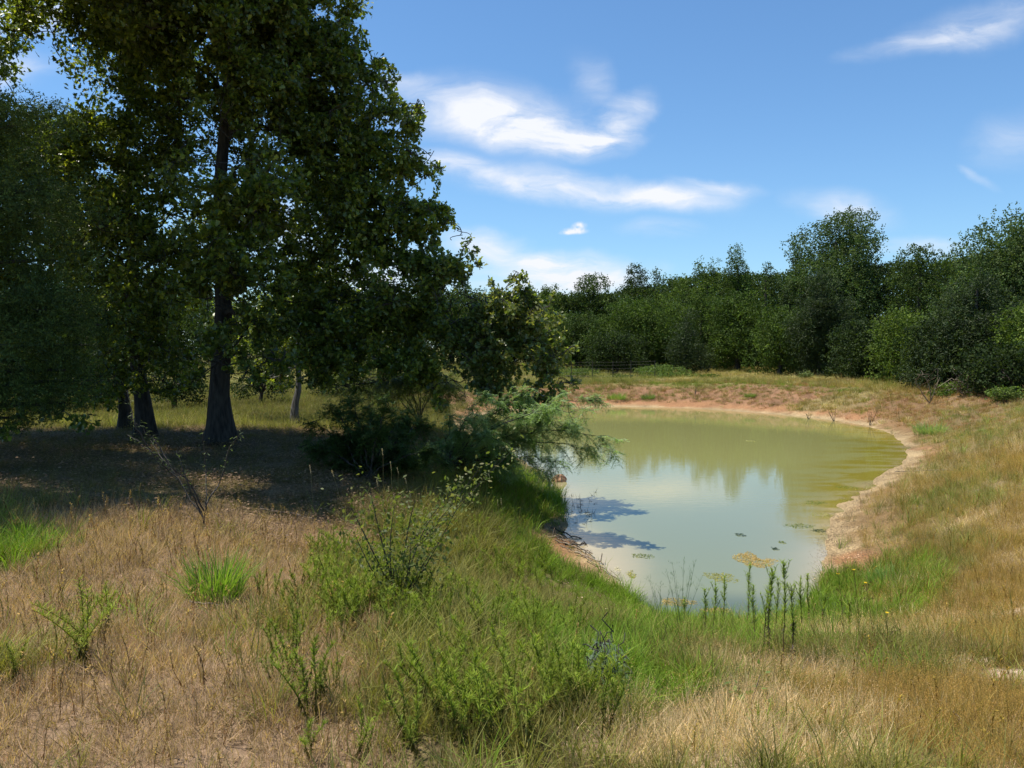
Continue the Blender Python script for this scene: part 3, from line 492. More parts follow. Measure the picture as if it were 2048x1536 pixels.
FT = [ # name, label, px, top, width, D, cols, kind, bottom
 ('far_tree','pale green tree top just right of the big oak boughs',1092,572,80,98,G3,'spiky',760,{}),
 ('far_tree','ragged topped tree, second right of the oak boughs, sky gap in its crown',1178,548,125,102,G2,'round',760,dict(gap=.40)),
 ('vine_covered_tree','rounded dark tree smothered in vines, like a dome above the tree line',1263,527,78,104,G4,'round',745,dict(dens=1.4,gap=.38)),
 ('far_tree','tree with a small notched crown touching the vine covered dome',1308,537,62,104,G2,'round',750,{}),
 ('far_tree','low yellowish green tree between the vine covered dome and the feathery tree',1356,545,80,98,G3,'round',750,dict(gap=.42)),
 ('feathery_tree','tree with upright feathery shoots just left of the tall slim tree',1412,528,84,96,G3,'spiky',750,{}),
 ('far_tree','tall slim tree rising highest left of the great dark tree',1473,490,92,98,G1,'tall',750,dict(lob=11)),
 ('far_tree','small ragged topped tree left beside the great dark tree',1530,525,66,96,G2,'round',760,{}),
 ('great_dark_tree','tallest broad bluish green tree, standing clear above the wood',1672,428,210,72,GS,'round',770,dict(lob=17,dens=1.3,gap=.42)),
 ('far_tree','small side crown with loose sprays at the left flank of the great dark tree',1590,478,56,75,GS,'round',650,dict(gap=.42,lob=6)),
 ('far_tree','squarish topped tree between the great dark tree and the tall right edge tree',1836,486,128,64,G2,'round',770,dict(lob=12)),
 ('far_tree','pale leaved tree in the dip before the tall right edge tree',1905,512,86,62,G3,'round',770,{}),
 ('tall_edge_tree','tall round shouldered tree cut by the right edge of the view',2062,424,300,46,GS,'round',780,dict(lob=18,dens=1.2)),
 ('broad_tree','broad mid green tree low in front of the vine covered dome',1285,598,190,80,G1,'round',770,dict(lob=14)),
 ('far_tree','rounded tree below the pale green tree top near the oak boughs',1150,628,150,82,G2,'round',775,dict(lob=12)),
 ('far_tree','bushy tree below the feathery tree, brighter on top',1405,585,130,82,G1,'round',770,dict(lob=11)),
 ('cedar_tree','dark conical cedar in the middle of the tree line below the feathery tree',1372,620,104,70,G4,'cone',778,dict(mat='c')),
 ('far_tree','tree below the tall slim tree, speckled with light leaves',1478,585,140,76,G1,'round',780,dict(lob=12)),
 ('cedar_tree','broad dark cedar standing under the great dark tree',1645,538,190,60,G4,'cone',790,dict(mat='c',lob=16,dens=1.2)),
 ('far_tree','leafy tree between the broad dark cedar and the speckled tree',1560,615,130,64,G1,'round',790,dict(lob=11)),
 ('far_tree','low spreading yellow green tree right of the broad dark cedar',1815,618,180,46,G3,'round',790,dict(lob=12,gap=.46)),
 ('cedar_tree','large dark cedar before the tall right edge tree',1955,530,260,38,G4,'cone',812,dict(mat='c',lob=18,dens=1.3)),
 ('far_tree','dark tree with bare lower twigs right of the low spreading tree',1890,640,170,38.5,G4,'round',812,dict(lob=12)),
 ('far_tree','yellow green tree at the right edge in front of the tall edge tree',2065,610,150,34,G3,'round',760,dict(lob=10)),
 ('far_tree','dark low tree filling the gap under the broad dark cedar',1735,640,150,50,G4,'round',800,dict(lob=12)),
 ('far_tree','dark low tree behind the bright scrub by the fence',1235,665,130,72,G4,'round',770,dict(lob=10)),
 ('small_cedar','small pale cedar sapling before the broad dark cedar',1612,748,36,52,[(.10,.13,.035),(.12,.15,.04)],'cone',785,dict(mat='c',lob=5)),
 ('small_cedar','squat green cedar right beside the pale cedar sapling',1716,715,80,52,G1,'cone',790,dict(mat='c',lob=8)),
 ('far_tree','dark leafy tree at the foot of the right edge trees',2030,690,190,33,G4,'round',820,dict(lob=10)),
]
for i, (nm, lab, px, top, wd, D, cols, kind, bot, kw) in enumerate(FT):
    kw = dict(kw); 
    if kw.get('mat') == 'c': kw['mat'] = M_CEDAR
    far_tree(nm, lab, px, top, wd, D, cols, 100+i, kind, bot, group='trees beyond the pond', **kw)
for i, (lab, px, top, wdt, D, cols, bot) in enumerate([('dark thicket behind the trunks at the far left edge',60,690,260,30,G4,800),('dark bush seen between the leaning trunk and the thick trunk',350,715,150,32,G2,795),('bush behind and just right of the thick trunk',520,722,130,34,G2,790),('bush under the oak boughs right of the small grey trunk',720,725,170,38,G2,785),('dark bush left of the leaning trunk with light gaps under it',210,700,140,31,G4,800)]):
    o_ = far_tree('understory_bush', lab, px, top, wdt, D, G4, 330+i, 'round', bot, group='brush behind the oak trunks', lob=8, size=.15, gap=.44); o_['category'] = 'bush'
# trees across the pasture on the left, seen under the oak
LT = [('dark tree across the pasture seen just left of the thick trunk',340,575,240),('dark tree across the pasture seen just right of the thick trunk',560,590,230),('dark tree across the pasture beneath the oak boughs',740,590,230),('dark tree across the pasture right below the lowest boughs',900,580,220),('dark tree across the pasture between trunks on the left',180,580,240),('dark tree across the pasture at the left edge',20,570,240),('dark tree behind the tips of the lowest oak bough',1030,590,170)]
for i, (lab, px, top, wd) in enumerate(LT):
    far_tree('pasture_tree', lab, px, top, wd, 96+i*2, G2, 200+i, 'round', 745, group='trees across the pasture', lob=10)
# the wood behind and between them, one mass
wd = MB(); rg = np.random.default_rng(77)
def fill(px0, px1, D0, D1, topf, n, cols, s):
    px = rg.uniform(px0, px1, n); D = rg.uniform(D0, D1, n); x = (px-1024)/F*D; z0 = height(x, D); tp_ = np.interp(px, topf[0], topf[1])+40*(fbm(px/60, D*.1, 1, 3, 9)-.5)
    zt = CZ+(690-tp_)/F*D; z = z0+(zt-z0)*rg.random(n)**.7; P = np.stack([x, D, z], 1); X, Y, Z_ = frames(n, rg, None, .5); c = np.asarray(cols)[rg.integers(0, 3, n)]*(.5+.8*rg.random((n, 1)))
    tv, tf = CLUST[0]; stamp(wd, tv, tf, P, X, Y, Z_, s*rg.uniform(.7, 1.2, n), c)
fill(-200, 1150, 100, 116, ([-200,150,400,500,700,1000,1150],[560,590,570,620,590,585,590]), 22000, G4, .5)
fill(1080, 1600, 100, 112, ([1080,1200,1350,1450,1600],[600,585,565,550,560]), 22000, G2, .45)
fill(1560, 2150, 70, 84, ([1560,1700,1850,2150],[580,530,530,500]), 22000, G4, .36)
fill(1150, 1700, 84, 92, ([1150,1400,1700],[660,650,640]), 9000, G4, .4)
tag(wd.build('woodland', M_FARLEAF), 'dense green woodland filling in behind the separate trees', 'woodland', kind='stuff')
# scrub along the fence and the bank
SB = [('pale green thicket at the fence near the oak bough tips',1150,735,135,58,GL,775),('dark leafy scrub at the left end of the fence posts',1245,752,70,56,G1,778),('bright green mound of scrub in the middle behind the far bank',1325,728,150,60,GL,780),('low scrub right of the bright green mound',1415,755,70,56,G3,780),('green scrub at the foot of the dark trees by the bare branches',1925,765,120,35,G3,815),('round green bush low at the right edge',2015,775,80,31,GL,822),('tiny pale bush on the crest below the cedar sapling',1568,768,26,50,GL,784),('low green bush spilling over the crest beside the squat cedar',1790,775,70,44,G3,800)]
for i, (lab, px, top, wdt, D, cols, bot) in enumerate(SB):
    o_ = far_tree('shrub', lab, px, top, wdt, D, cols, 300+i, 'round', bot, group='scrub behind the far bank', lob=8, size=.17, gap=.42); o_['category'] = 'bush'
    for ch in o_.children:
        if ch.name.startswith('trunk'): ch.name = 'stem'
# ---------------------------------------------------------------- ground cover as instanced tufts
def tuft_mesh(i, n, rad, hl, hh_, wid, tilt, bend, c1, c2, heads=0, headc=None):
    rg = np.random.default_rng(500+i); mb = MB()
    P = np.zeros((n, 3)); r = rad*np.sqrt(rg.random(n)); a = rg.random(n)*6.28; P[:, 0] = r*np.cos(a); P[:, 1] = r*np.sin(a); P[:, 2] = -.01
    L_ = rg.uniform(hl, hh_, n); k = rg.random((n, 1)); c = L3(*c1)*(1-k)+L3(*c2)*k; c = c*rg.uniform(.65, 1.25, (n, 1))
    hd = a+rg.normal(size=n)*.9; ti = np.abs(rg.normal(size=n))*tilt; be = rg.uniform(.2, 1.6, n)*bend
    blades(mb, P, hd, ti, L_, wid*rg.uniform(.6, 1.3, n), be, c, rg)
    if heads:
        for j in range(heads):
            aa = ti[j]+be[j]*.5; e = P[j]+np.array([math.sin(aa)*math.cos(hd[j]), math.sin(aa)*math.sin(hd[j]), math.cos(aa)])*L_[j]
            Q = e+rg.normal(size=(9, 3))*[.008, .008, .02]; X, Y, Z_ = frames(9, rg); stamp(mb, [(0,0,0),(.35,.5,0),(0,1,0)], [(0,1,2)], Q, X, Y, Z_, .009, np.repeat(L3(*headc)[None], 9, 0)*rg.uniform(.7, 1.3, (9, 1)))
    return mb
def weed_mesh(i, h, nst=1, leafl=.055, leafw=.008, green=(.9,1,.55), bare=.45, dead=True, dens=95, lean=.12):
    """upright weed: bare dark stem, dead leaves low down, a plume of narrow green leaves above"""
    rg = np.random.default_rng(900+i); mb = MB()
    for s in range(nst):
        b = np.array([*(rg.normal(size=2)*.035*(nst > 1)), -.02]); H = h*rg.uniform(.75, 1.1) if nst > 1 else h; ln = rg.normal(size=2)*lean*H
        t = np.linspace(0, 1, 7); P = b+np.stack([ln[0]*t**1.6+.012*np.sin(t*7+s), ln[1]*t**1.6, H*t], 1); tube(mb, P, np.linspace(.0042, .0016, 7), L3(1.0, .85, .55), 4)
        n = int(dens*H/.6); tt_ = bare+(1-bare)*rg.random(n)**.8; Q = np.stack([np.interp(tt_, t, P[:, k]) for k in range(3)], 1)
        k = rg.random((n, 1)); c = (L3(*green)*(1-k)+L3(1.25, 1.15, .6)*k)*rg.uniform(.7, 1.25, (n, 1))*(.8+.35*tt_[:, None])
        blades(mb, Q, rg.random(n)*6.28, rg.uniform(.35, 1.15, n), leafl*rg.uniform(.6, 1.3, n)*(1.15-.35*tt_), leafw, rg.uniform(-.3, .8, n), c, rg)
        if dead:
            n2_ = int(n*.4); tt_ = rg.uniform(.1, bare+.12, n2_); Q = np.stack([np.interp(tt_, t, P[:, k]) for k in range(3)], 1)
            blades(mb, Q, rg.random(n2_)*6.28, rg.uniform(1.9, 2.9, n2_), .045*rg.uniform(.5, 1.2, n2_), .008, rg.uniform(-.6, .6, n2_), L3(.62, .46, .30)*rg.uniform(.4, 1.3, (n2_, 1)), rg)
    return mb
src = bpy.data.collections.new('tuft_shapes')
def reg(mb, i):
    me = mb.mesh('tuft', M_GRASS); o = bpy.data.objects.new('tuft_%02d' % i, me); src.objects.link(o)
W1 = (1, 1, 1)
T_ = []
for k in range(3): T_.append(tuft_mesh(k, 34, .07, .05, .16, .0042, .75, .8, (.8,.85,.8), (1.15,1.1,1.0)))                    # 0-2 dry, low
for k in range(3): T_.append(tuft_mesh(10+k, 34, .055, .09, .24, .0045, .35, .6, (.85,.95,.8), (1.2,1.1,.9)))               # 3-5 green, upright
for k in range(2): T_.append(tuft_mesh(20+k, 44, .11, .08, .26, .0055, 1.35, .35, (.8,.8,.8), (1.3,1.25,1.15)))              # 6-7 lying thatch
for k in range(3): T_.append(tuft_mesh(30+k, 30, .08, .16, .36, .0026, .30, .45, (.8,.8,.75), (1.2,1.15,1.05), 16, (1.25,1.0,.8)))  # 8-10 fine seeding grass
for k in range(3): T_.append(tuft_mesh(40+k, 24, .06, .20, .42, .0065, .45, 1.0, (.8,.95,.7), (1.2,1.15,.9)))                # 11-13 tall arching
for k in range(4): T_.append(weed_mesh(k, .40, 3, .055, .0048, bare=.30+.06*k, dens=150, lean=.22))                                                       # 14-17 leafy weeds
for k in range(3): T_.append(weed_mesh(10+k, .36, 1, .03, .007, green=(.55,.6,.4), bare=.75, dens=34, lean=.2))                  # 18-20 thin brown stalks
for k in range(2): T_.append(tuft_mesh(60+k, 60, .22, .10, .34, .012, .55, .8, (.75,.9,.8), (1.2,1.1,.95)))                     # 21-22 big coarse tuft for the distance
_fl = MB(); _r = np.random.default_rng(5); _X, _Y, _Z = frames(14, _r, None, 2.5, .3); _P = _r.normal(size=(14, 3))*[.09, .09, .004]+[0, 0, .01]
_Y[:, 2] *= .2; stamp(_fl, OVAL_V, OVAL_F, _P, _X, _Y, _Z, .022*_r.uniform(.4, 1.3, 14), np.ones((14, 3))*_r.uniform(.5, 1.3, (14, 1))); T_.append(_fl)   # 23 litter flakes
for k in range(2): T_.append(tuft_mesh(70+k, 16, .16, .16, .42, .0065, 1.45, .5, (.7,.7,.7), (1.5,1.4,1.2)))   # 24-25 long lying straws
for i, mb in enumerate(T_): reg(mb, i)
def scatter(name, label, P, idx, rot, scl, tint, tilt=.12):
    me = bpy.data.meshes.new(name); me.vertices.add(len(P)); me.vertices.foreach_set('co', P.astype(np.float32).ravel())
    def at_(n, ty, arr, key):
        a = me.attributes.new(n, ty, 'POINT'); a.data.foreach_set(key, arr.ravel())
    at_('pick', 'INT', idx.astype(np.int32), 'value'); r3 = np.stack([RG.normal(size=len(P))*tilt, RG.normal(size=len(P))*tilt, rot], 1)
    at_('rotv', 'FLOAT_VECTOR', r3.astype(np.float32), 'vector'); at_('scl', 'FLOAT', scl.astype(np.float32), 'value')
    t4 = np.ones((len(P), 4), np.float32); t4[:, :3] = tint; at_('tint', 'FLOAT_COLOR', t4, 'color')
    o = bpy.data.objects.new(name, me); C.objects.link(o); me.materials.append(M_GRASS)
    ng = bpy.data.node_groups.new(name, 'GeometryNodeTree'); ng.interface.new_socket('Geometry', in_out='INPUT', socket_type='NodeSocketGeometry'); ng.interface.new_socket('Geometry', in_out='OUTPUT', socket_type='NodeSocketGeometry')
    gi = ng.nodes.new('NodeGroupInput'); g_o = ng.nodes.new('NodeGroupOutput'); ci = ng.nodes.new('GeometryNodeCollectionInfo'); ci.inputs['Collection'].default_value = src; ci.inputs['Separate Children'].default_value = True; ci.inputs['Reset Children'].default_value = True
    ip = ng.nodes.new('GeometryNodeInstanceOnPoints'); ip.inputs['Pick Instance'].default_value = True
    def na(nm, ty):
        n = ng.nodes.new('GeometryNodeInputNamedAttribute'); n.data_type = ty; n.inputs[0].default_value = nm; return n.outputs[0]
    l = ng.links.new; l(gi.outputs[0], ip.inputs['Points']); l(ci.outputs[0], ip.inputs['Instance']); l(na('pick', 'INT'), ip.inputs['Instance Index']); l(na('rotv', 'FLOAT_VECTOR'), ip.inputs['Rotation']); l(na('scl', 'FLOAT'), ip.inputs['Scale'])
    l(ip.outputs[0], g_o.inputs[0]); md = o.modifiers.new('scatter', 'NODES'); md.node_group = ng
    tag(o, label, {'leaf_litter': 'leaves', 'shore_debris': 'debris'}.get(name, 'weeds' if 'weed' in name else 'grass'), kind='stuff'); return o
# sample points ring by ring, thinner with distance
px_, py_ = [], []
for y0, y1, rho in ((1.2,3,300),(3,5,430),(5,8,300),(8,12,170),(12,18,80),(18,27,32),(27,52,26),(52,110,2.6)):
    hw_ = 1.6+.72*y1; n = int(rho*2*hw_*(y1-y0)); x = RG.uniform(-hw_, hw_, n); y = RG.uniform(y0, y1, n); k = np.abs(x) < 1.6+.72*y; px_.append(x[k]); py_.append(y[k])
x = np.concatenate(px_); y = np.concatenate(py_)
sd, Z, (n1, n2, n3) = zones(x, y)
k = (sd > -.12+.0*n1); x, y, sd, n1, n2, n3 = x[k], y[k], sd[k], n1[k], n2[k], n3[k]; Z = {a: v[k] for a, v in Z.items()}
N_ = len(x)
leftbank = (1-sstep(1.0, 3.2, x-.05*(y-10)))*(y < 21); nearbank = (y < 11.5).astype(float)
orange = np.maximum(zone(x, y, 1170, 1115, 105, 40), zone(x, y, 1145, 1085, 80, 42)); orange = np.maximum(orange, zone(x, y, 1225, 1155, 60, 20)); lowz = zone(x, y, 1150, 1200, 170, 60)
keys = ['lush', 'mid', 'thatch', 'olive', 'pale', 'band', 'red']
Wt = np.stack([np.clip(Z[k_], 0, 2)**1.6+.004 for k_ in keys], 1); 
farw = sstep(32, 44, y)
Wt[:, 1] += .6*farw*(n2 < .5); Wt[:, 2] += .45*farw*(n2 > .5)
shore_l = ((leftbank > .4) | (nearbank > .5)) & (sd < 1.6); Wt[:, 0] += shore_l*1.6*(1-Z['olive']*.6)
farbank = (y > 40) & (sd < 5.0); Wt[:, 6] += farbank*1.2*(n1 > .42); Wt[:, 1] += farbank*.5*(sd > 3.2)+farbank*.8*((sd > 1.0) & (sd < 3.2) & (n1 > .50))*1.2; 
crest = farbank & (sd > 3.6) & (x > 8); Wt[:, 0] += crest*2.2
Wt /= Wt.sum(1, keepdims=True); kind = (Wt.cumsum(1) > RG.random((N_, 1))).argmax(1)
base_c = np.array([COL[k_] for k_ in keys])
dens = np.ones(N_); near = nearbank
bank_bare = 1-sstep(.35, 1.3, sd+1.0*(n1-.5)); dens *= 1-bank_bare*(1-np.clip(leftbank*(y > 9)+nearbank, 0, 1))*.97
dens *= 1-.96*np.clip(orange*1.3, 0, 1); dens *= 1-.985*sstep(.12, .4, Z['bare'])
claym = Z['clay']*(1-np.clip(leftbank+nearbank, 0, 1)); dens *= 1-.72*claym
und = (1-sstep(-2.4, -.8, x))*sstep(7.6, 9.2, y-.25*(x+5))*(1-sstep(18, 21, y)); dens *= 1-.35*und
dens *= 1.0*sstep(.02, .10, sd+.1*n3)
rockp = zone(x, y, 560, 1180, 90, 40); 
k = RG.random(N_) < dens; x, y, sd, n1, n2, n3, kind, und = [q_[k] for q_ in (x, y, sd, n1, n2, n3, kind, und)]; lowz = lowz[k]; N_ = len(x); farbank = farbank[k]
z = height(x, y)
idx = np.zeros(N_, int)
def setk(kk, opts, w=None):
    m = kind == kk; idx[m] = RG.choice(opts, m.sum(), p=w)
setk(0, [3,4,5,11,12]); setk(1, [3,4,5,0,1,6,11,12,13,8]); setk(2, [0,1,2,6,7,8,18,19,20,24,25], [.12,.12,.11,.20,.20,.06,.02,.02,.02,.065,.065]); setk(3, [8,9,10,0,1,18,7,6], [.26,.26,.22,.06,.06,.04,.05,.05]); setk(4, [0,1,6,7,8,9,7,6,24,25]); setk(5, [3,4,8,9,0,12]); setk(6, [0,1,2,8])
scl = RG.uniform(.7, 1.2, N_)*np.interp(y, [1, 6, 12, 20, 40, 100], [.62, .9, 1.1, 1.3, 1.55, 2.6])*np.array([.85, .95, .8, .74, .85, .8, .7])[kind]
big = y > 24; idx[big & (RG.random(N_) < .55)] = RG.choice([21, 22])
scl = np.where(idx >= 21, scl*np.interp(y, [24, 60, 100], [.42, .8, 1.2]), scl)
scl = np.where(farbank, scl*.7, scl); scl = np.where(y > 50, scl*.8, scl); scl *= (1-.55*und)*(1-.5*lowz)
tint = base_c[kind]*RG.uniform(.55, 1.4, (N_, 1)); hue = RG.random((N_, 1)); tint = tint*(1-.22*hue)+.22*hue*L3(.36, .28, .15)*(kind != 0)[:, None]+.22*hue*(kind == 0)[:, None]*L3(.2, .26, .05)
tint *= (.72+.56*fbm(x, y, .7, 3, 91))[:, None]
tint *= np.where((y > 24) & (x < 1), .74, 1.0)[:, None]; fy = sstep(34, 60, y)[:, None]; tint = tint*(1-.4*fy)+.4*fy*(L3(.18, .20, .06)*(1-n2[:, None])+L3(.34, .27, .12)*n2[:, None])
uu = (.75*und)[:, None]; tint = tint*(1-uu)+uu*L3(.16, .12, .07); P = np.stack([x, y, z-.01], 1); rot = RG.random(N_)*6.28  # under the trees: litter brown, darkened so the tint also holds some shade
names = ['green_grass', 'mixed_grass', 'straw_grass', 'seeding_grass', 'pale_grass', 'bank_grass', 'red_grass']
labs = ['short lush green grass along the near shore of the pond', 'mixed green and dry grass covering the left bank and the pasture', 'brown matted straw lying over the open ground at the left', 'fine olive brown seeding grass covering the slope at the right', 'pale bleached dry grass on the slope below the weeds', 'patches of green grass along the right hand bank', 'low reddish brown dry growth on the far bank']
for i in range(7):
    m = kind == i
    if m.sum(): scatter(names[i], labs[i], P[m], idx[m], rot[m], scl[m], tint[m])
# ---- leafy weeds
def weeds(zs, n, sc_, tintc, opts, seed, name, label, ymax=14):
    rg = np.random.default_rng(seed); X = rg.uniform(-9, 6, n*6); Yw = rg.uniform(2.2, ymax, n*6); w_ = np.zeros(len(X))
    for a in zs: w_ = np.maximum(w_, zone(X, Yw, *a[:4])*a[4])
    w_ *= 1-zone(X, Yw, 1165, 1120, 120, 55); w_ *= .08+1.5*sstep(.44, .60, fbm(X, Yw, 1.7, 3, seed)); k = (rg.random(len(X)) < w_) & (sdist(X, Yw) > .25); X = X[k][:n]; Yw = Yw[k][:n]; m = len(X)
    scatter(name, label, np.stack([X, Yw, height(X, Yw)], 1), rg.choice(opts, m), rg.random(m)*6.28, sc_*rg.uniform(.6, 1.25, m), L3(*tintc)*rg.uniform(.7, 1.25, (m, 1)), .1)
weeds([(880,1230,260,110,1),(1000,1400,230,110,.9),(640,1330,150,110,.6),(750,1130,110,70,1),(620,1180,60,60,.6),(960,1090,120,60,.5),(700,1480,200,60,.5),(1010,1010,80,60,.9),(930,980,80,40,.7),(1070,990,50,50,.7)], 1350, .70, (.175,.225,.05), [14,15,16,17], 71, 'leafy_weeds', 'bushy bright green weeds with narrow leaves over the near bank')
weeds([(60,1370,150,110,1),(170,1300,90,80,.7),(330,1400,130,130,.35),(0,1450,160,90,.8)], 420, .9, (.21,.24,.06), [14,15,18,19,20], 72, 'stalky_weeds', 'thin stalked weeds with small green tops at the lower left')
weeds([(1700,1230,160,60,.8),(1600,1230,90,50,.8),(1850,1180,120,60,.35),(1750,1330,160,60,.3)], 260, .85, (.20,.19,.06), [18,19,20,8,9], 73, 'brown_weeds', 'thin brown weed stalks on the slope right of the near shore')

lx = RG.uniform(-3, 16, 160000); ly = RG.uniform(8, 45, 160000); ls = sdist(lx, ly); ln_ = fbm(lx, ly, 2.0, 3, 77)
k = (ls > -.05) & (ls < 2.2) & (RG.random(160000) < (.9*np.exp(-((ls-.55)/.7)**2)*sstep(.4, .62, ln_)+.06)) & (RG.random(160000) < np.clip(14/ly, 0, 1)); lx, ly = lx[k], ly[k]; m = len(lx)
scatter('shore_debris', 'dark bits of dead weed and clods strewn along the bare shore', np.stack([lx, ly, height(lx, ly)+.004], 1), np.full(m, 23), RG.random(m)*6.28, RG.uniform(.6, 1.5, m), L3(.10, .075, .05)*RG.uniform(.5, 2.2, (m, 1))*np.where(RG.random((m, 1)) < .05, 5, 1), .05)

lx = RG.uniform(-13, -1, 30000); ly = RG.uniform(7.5, 20, 30000); k = (sdist(lx, ly) > 1.0) & (RG.random(30000) < .25+.9*sstep(.4, .6, fbm(lx, ly, 1.2, 3, 31))); lx, ly = lx[k], ly[k]; m = len(lx)
scatter('leaf_litter', 'brown fallen oak leaves lying in the shade under the trees', np.stack([lx, ly, height(lx, ly)+.03], 1), np.full(m, 23), RG.random(m)*6.28, RG.uniform(.9, 2.2, m), L3(.24, .16, .10)*RG.uniform(.3, 1.5, (m, 1)), .15)
# ---------------------------------------------------------------- separate plants and things
def G_(px, py): return onground(px, py)
# bright clump of grass
b = G_(432, 1205); root = empty('grass_clump', b, 'bright green clump of long grass standing alone in the brown straw', 'grass clump')
def clump(root, b, n, rad, hl, hh_, wid, c1, c2, seed, tilt=.4, bend=1.0, name='blades'):
    rg = np.random.default_rng(seed); mb = MB(); r = rad*np.sqrt(rg.random(n)); a = rg.random(n)*6.28; P = b+np.stack([r*np.cos(a), r*np.sin(a), 0*r-.01], 1)
    k = rg.random((n, 1)); blades(mb, P, a+rg.normal(size=n)*.7, np.abs(rg.normal(size=n))*tilt, rg.uniform(hl, hh_, n), wid*rg.uniform(.6, 1.3, n), rg.uniform(.2, 1.3, n)*bend, (L3(*c1)*(1-k)+L3(*c2)*k), rg, 1.2)
    return mb.build(name, M_PLANT, root)
clump(root, b, 560, .15, .16, .46, .0065, (.13,.22,.03), (.22,.33,.05), 1, .42, .7)
clump(root, b, 90, .17, .08, .26, .006, (.40,.31,.17), (.5,.40,.24), 2, 1.1, .5, 'dead_blades')
# feathery mesquite-like shrub leaning over the water
def feathery(name, label, cat, base, D0, tips, seed, cols, leaf_len=.16, nl=26, leaflet=.032, lw=.0055, droop=1.0, sub=7, r0=.02, sag=.25, dj=.9, barkm=None, fine=False):
    rg = np.random.default_rng(seed); base = np.asarray(base, float); root = empty(name, base, label, cat); br = MB(); lv = MB(); cols = np.asarray(cols, float)
    for q in tips:
        e = at(q[0], q[1], D0+(q[2] if len(q) > 2 else rg.normal()*dj)); mid = (base+e)/2+[0, 0, np.linalg.norm(e-base)*sag]
        P = bez(base, mid, e, 12); P[1:-1] += rg.normal(size=(10, 3))*.025; tube(br, P, np.linspace(r0, .003, 12), L3(.07, .055, .04), 5)
        for j in range(sub):
            t0 = rg.uniform(.35, 1.0); i0 = min(int(t0*11), 10); s = P[i0]; dr = unit(unit(P[i0+1]-P[i0])+rg.normal(size=3)*.6); ln = rg.uniform(.25, .6)*np.linalg.norm(e-base)*.28
            Q = bez(s, s+dr*ln*.5+[0, 0, .05], s+dr*ln+[0, 0, -.12*droop], 7); tube(br, Q, np.linspace(.005, .002, 7), L3(.12, .09, .05), 3)
            nleaf = max(6, int(ln/.020)); ti = rg.uniform(.15, 1, nleaf)
            for t1 in ti:
                o_ = Q[0]+(Q[-1]-Q[0])*t1; lp = np.array([np.interp(t1*6, np.arange(7), Q[:, k]) for k in range(3)])
                d_ = unit(rg.normal(size=3)*.8+dr*.4+[0, 0, -.55*droop]); ll = leaf_len*rg.uniform(.6, 1.15); s_ = np.linspace(.12, 1, nl//2)[:, None]; R = lp+d_*ll*s_+[0, 0, -.25*ll]*s_**2*droop
                sd_ = unit(np.cross(d_, [0.1, .05, 1])); c = cols[rg.integers(0, len(cols))]*rg.uniform(.7, 1.25)
                for sg in (-1, 1):
                    n = len(R); hx = sd_*sg+d_*.45; hd = math.atan2(hx[1], hx[0]); 
                    blades(lv, R, np.full(n, hd)+rg.normal(size=n)*.15, 1.45+rg.normal(size=n)*.25, leaflet*rg.uniform(.8, 1.1, n), lw, .5, c*rg.uniform(.85, 1.15, (n, 1)), rg)
    br.build('branch', barkm or M_BARK, root); lv.build('foliage', M_PLANT, root); return root
mb_ = G_(890, 940); mb_[2] -= .05
feathery('mesquite_shrub', 'feathery pale green shrub leaning out over the pond below the oak boughs', 'shrub', mb_, 14.6,
    [(1222,882),(1205,800),(1190,905),(1150,850),(1130,935),(1100,900),(1060,830),(1080,870),(1010,815),(1000,880),(960,830),(1040,930),(930,870),(1160,820),(1110,960),(900,830),(970,790),(880,880),(1060,790)], 41,
    [(.28,.38,.18), (.22,.33,.12), (.34,.44,.26), (.26,.37,.10)], sub=24, leaflet=.048, lw=.011, leaf_len=.2)
feathery('dark_shrub', 'dense dark green shrub in the shade left beside the pale feathery shrub', 'shrub', G_(740, 960), 11.8,
    [(620,850),(660,820),(700,800),(740,810),(780,790),(820,830),(860,850),(640,900),(700,880),(760,870),(800,890),(840,920),(590,890),(680,930),(760,930),(880,900),(720,850),(900,930)], 42,
    [(.08,.13,.035), (.06,.105,.03), (.11,.16,.04)], leaf_len=.2, nl=20, leaflet=.065, lw=.015, droop=.5, sub=20, dj=.7)
feathery('wild_bush', 'green bush in the sun behind the dark shrub, beyond its top', 'shrub', G_(840, 850), 17.5,
    [(640,800),(700,790),(760,795),(800,775),(850,780),(900,790),(930,800),(820,810),(880,820),(740,820)], 43,
    [(.13,.17,.04), (.10,.15,.04), (.17,.19,.05)], leaf_len=.22, nl=16, leaflet=.06, lw=.014, droop=.4, sub=16, dj=.8)
feathery('silvery_weed', 'bluish silvery feathery weed in the lush grass of the near bank', 'weed', G_(1215, 1395), 3.95,
    [(1180,1250),(1215,1225),(1250,1265),(1165,1290),(1240,1310),(1200,1280),(1225,1250),(1180,1320),(1250,1340)], 44,
    [(.20,.27,.20), (.24,.31,.25), (.17,.24,.15)], leaf_len=.055, nl=18, leaflet=.010, lw=.0028, droop=.3, sub=4, r0=.003, sag=.05, dj=.07)
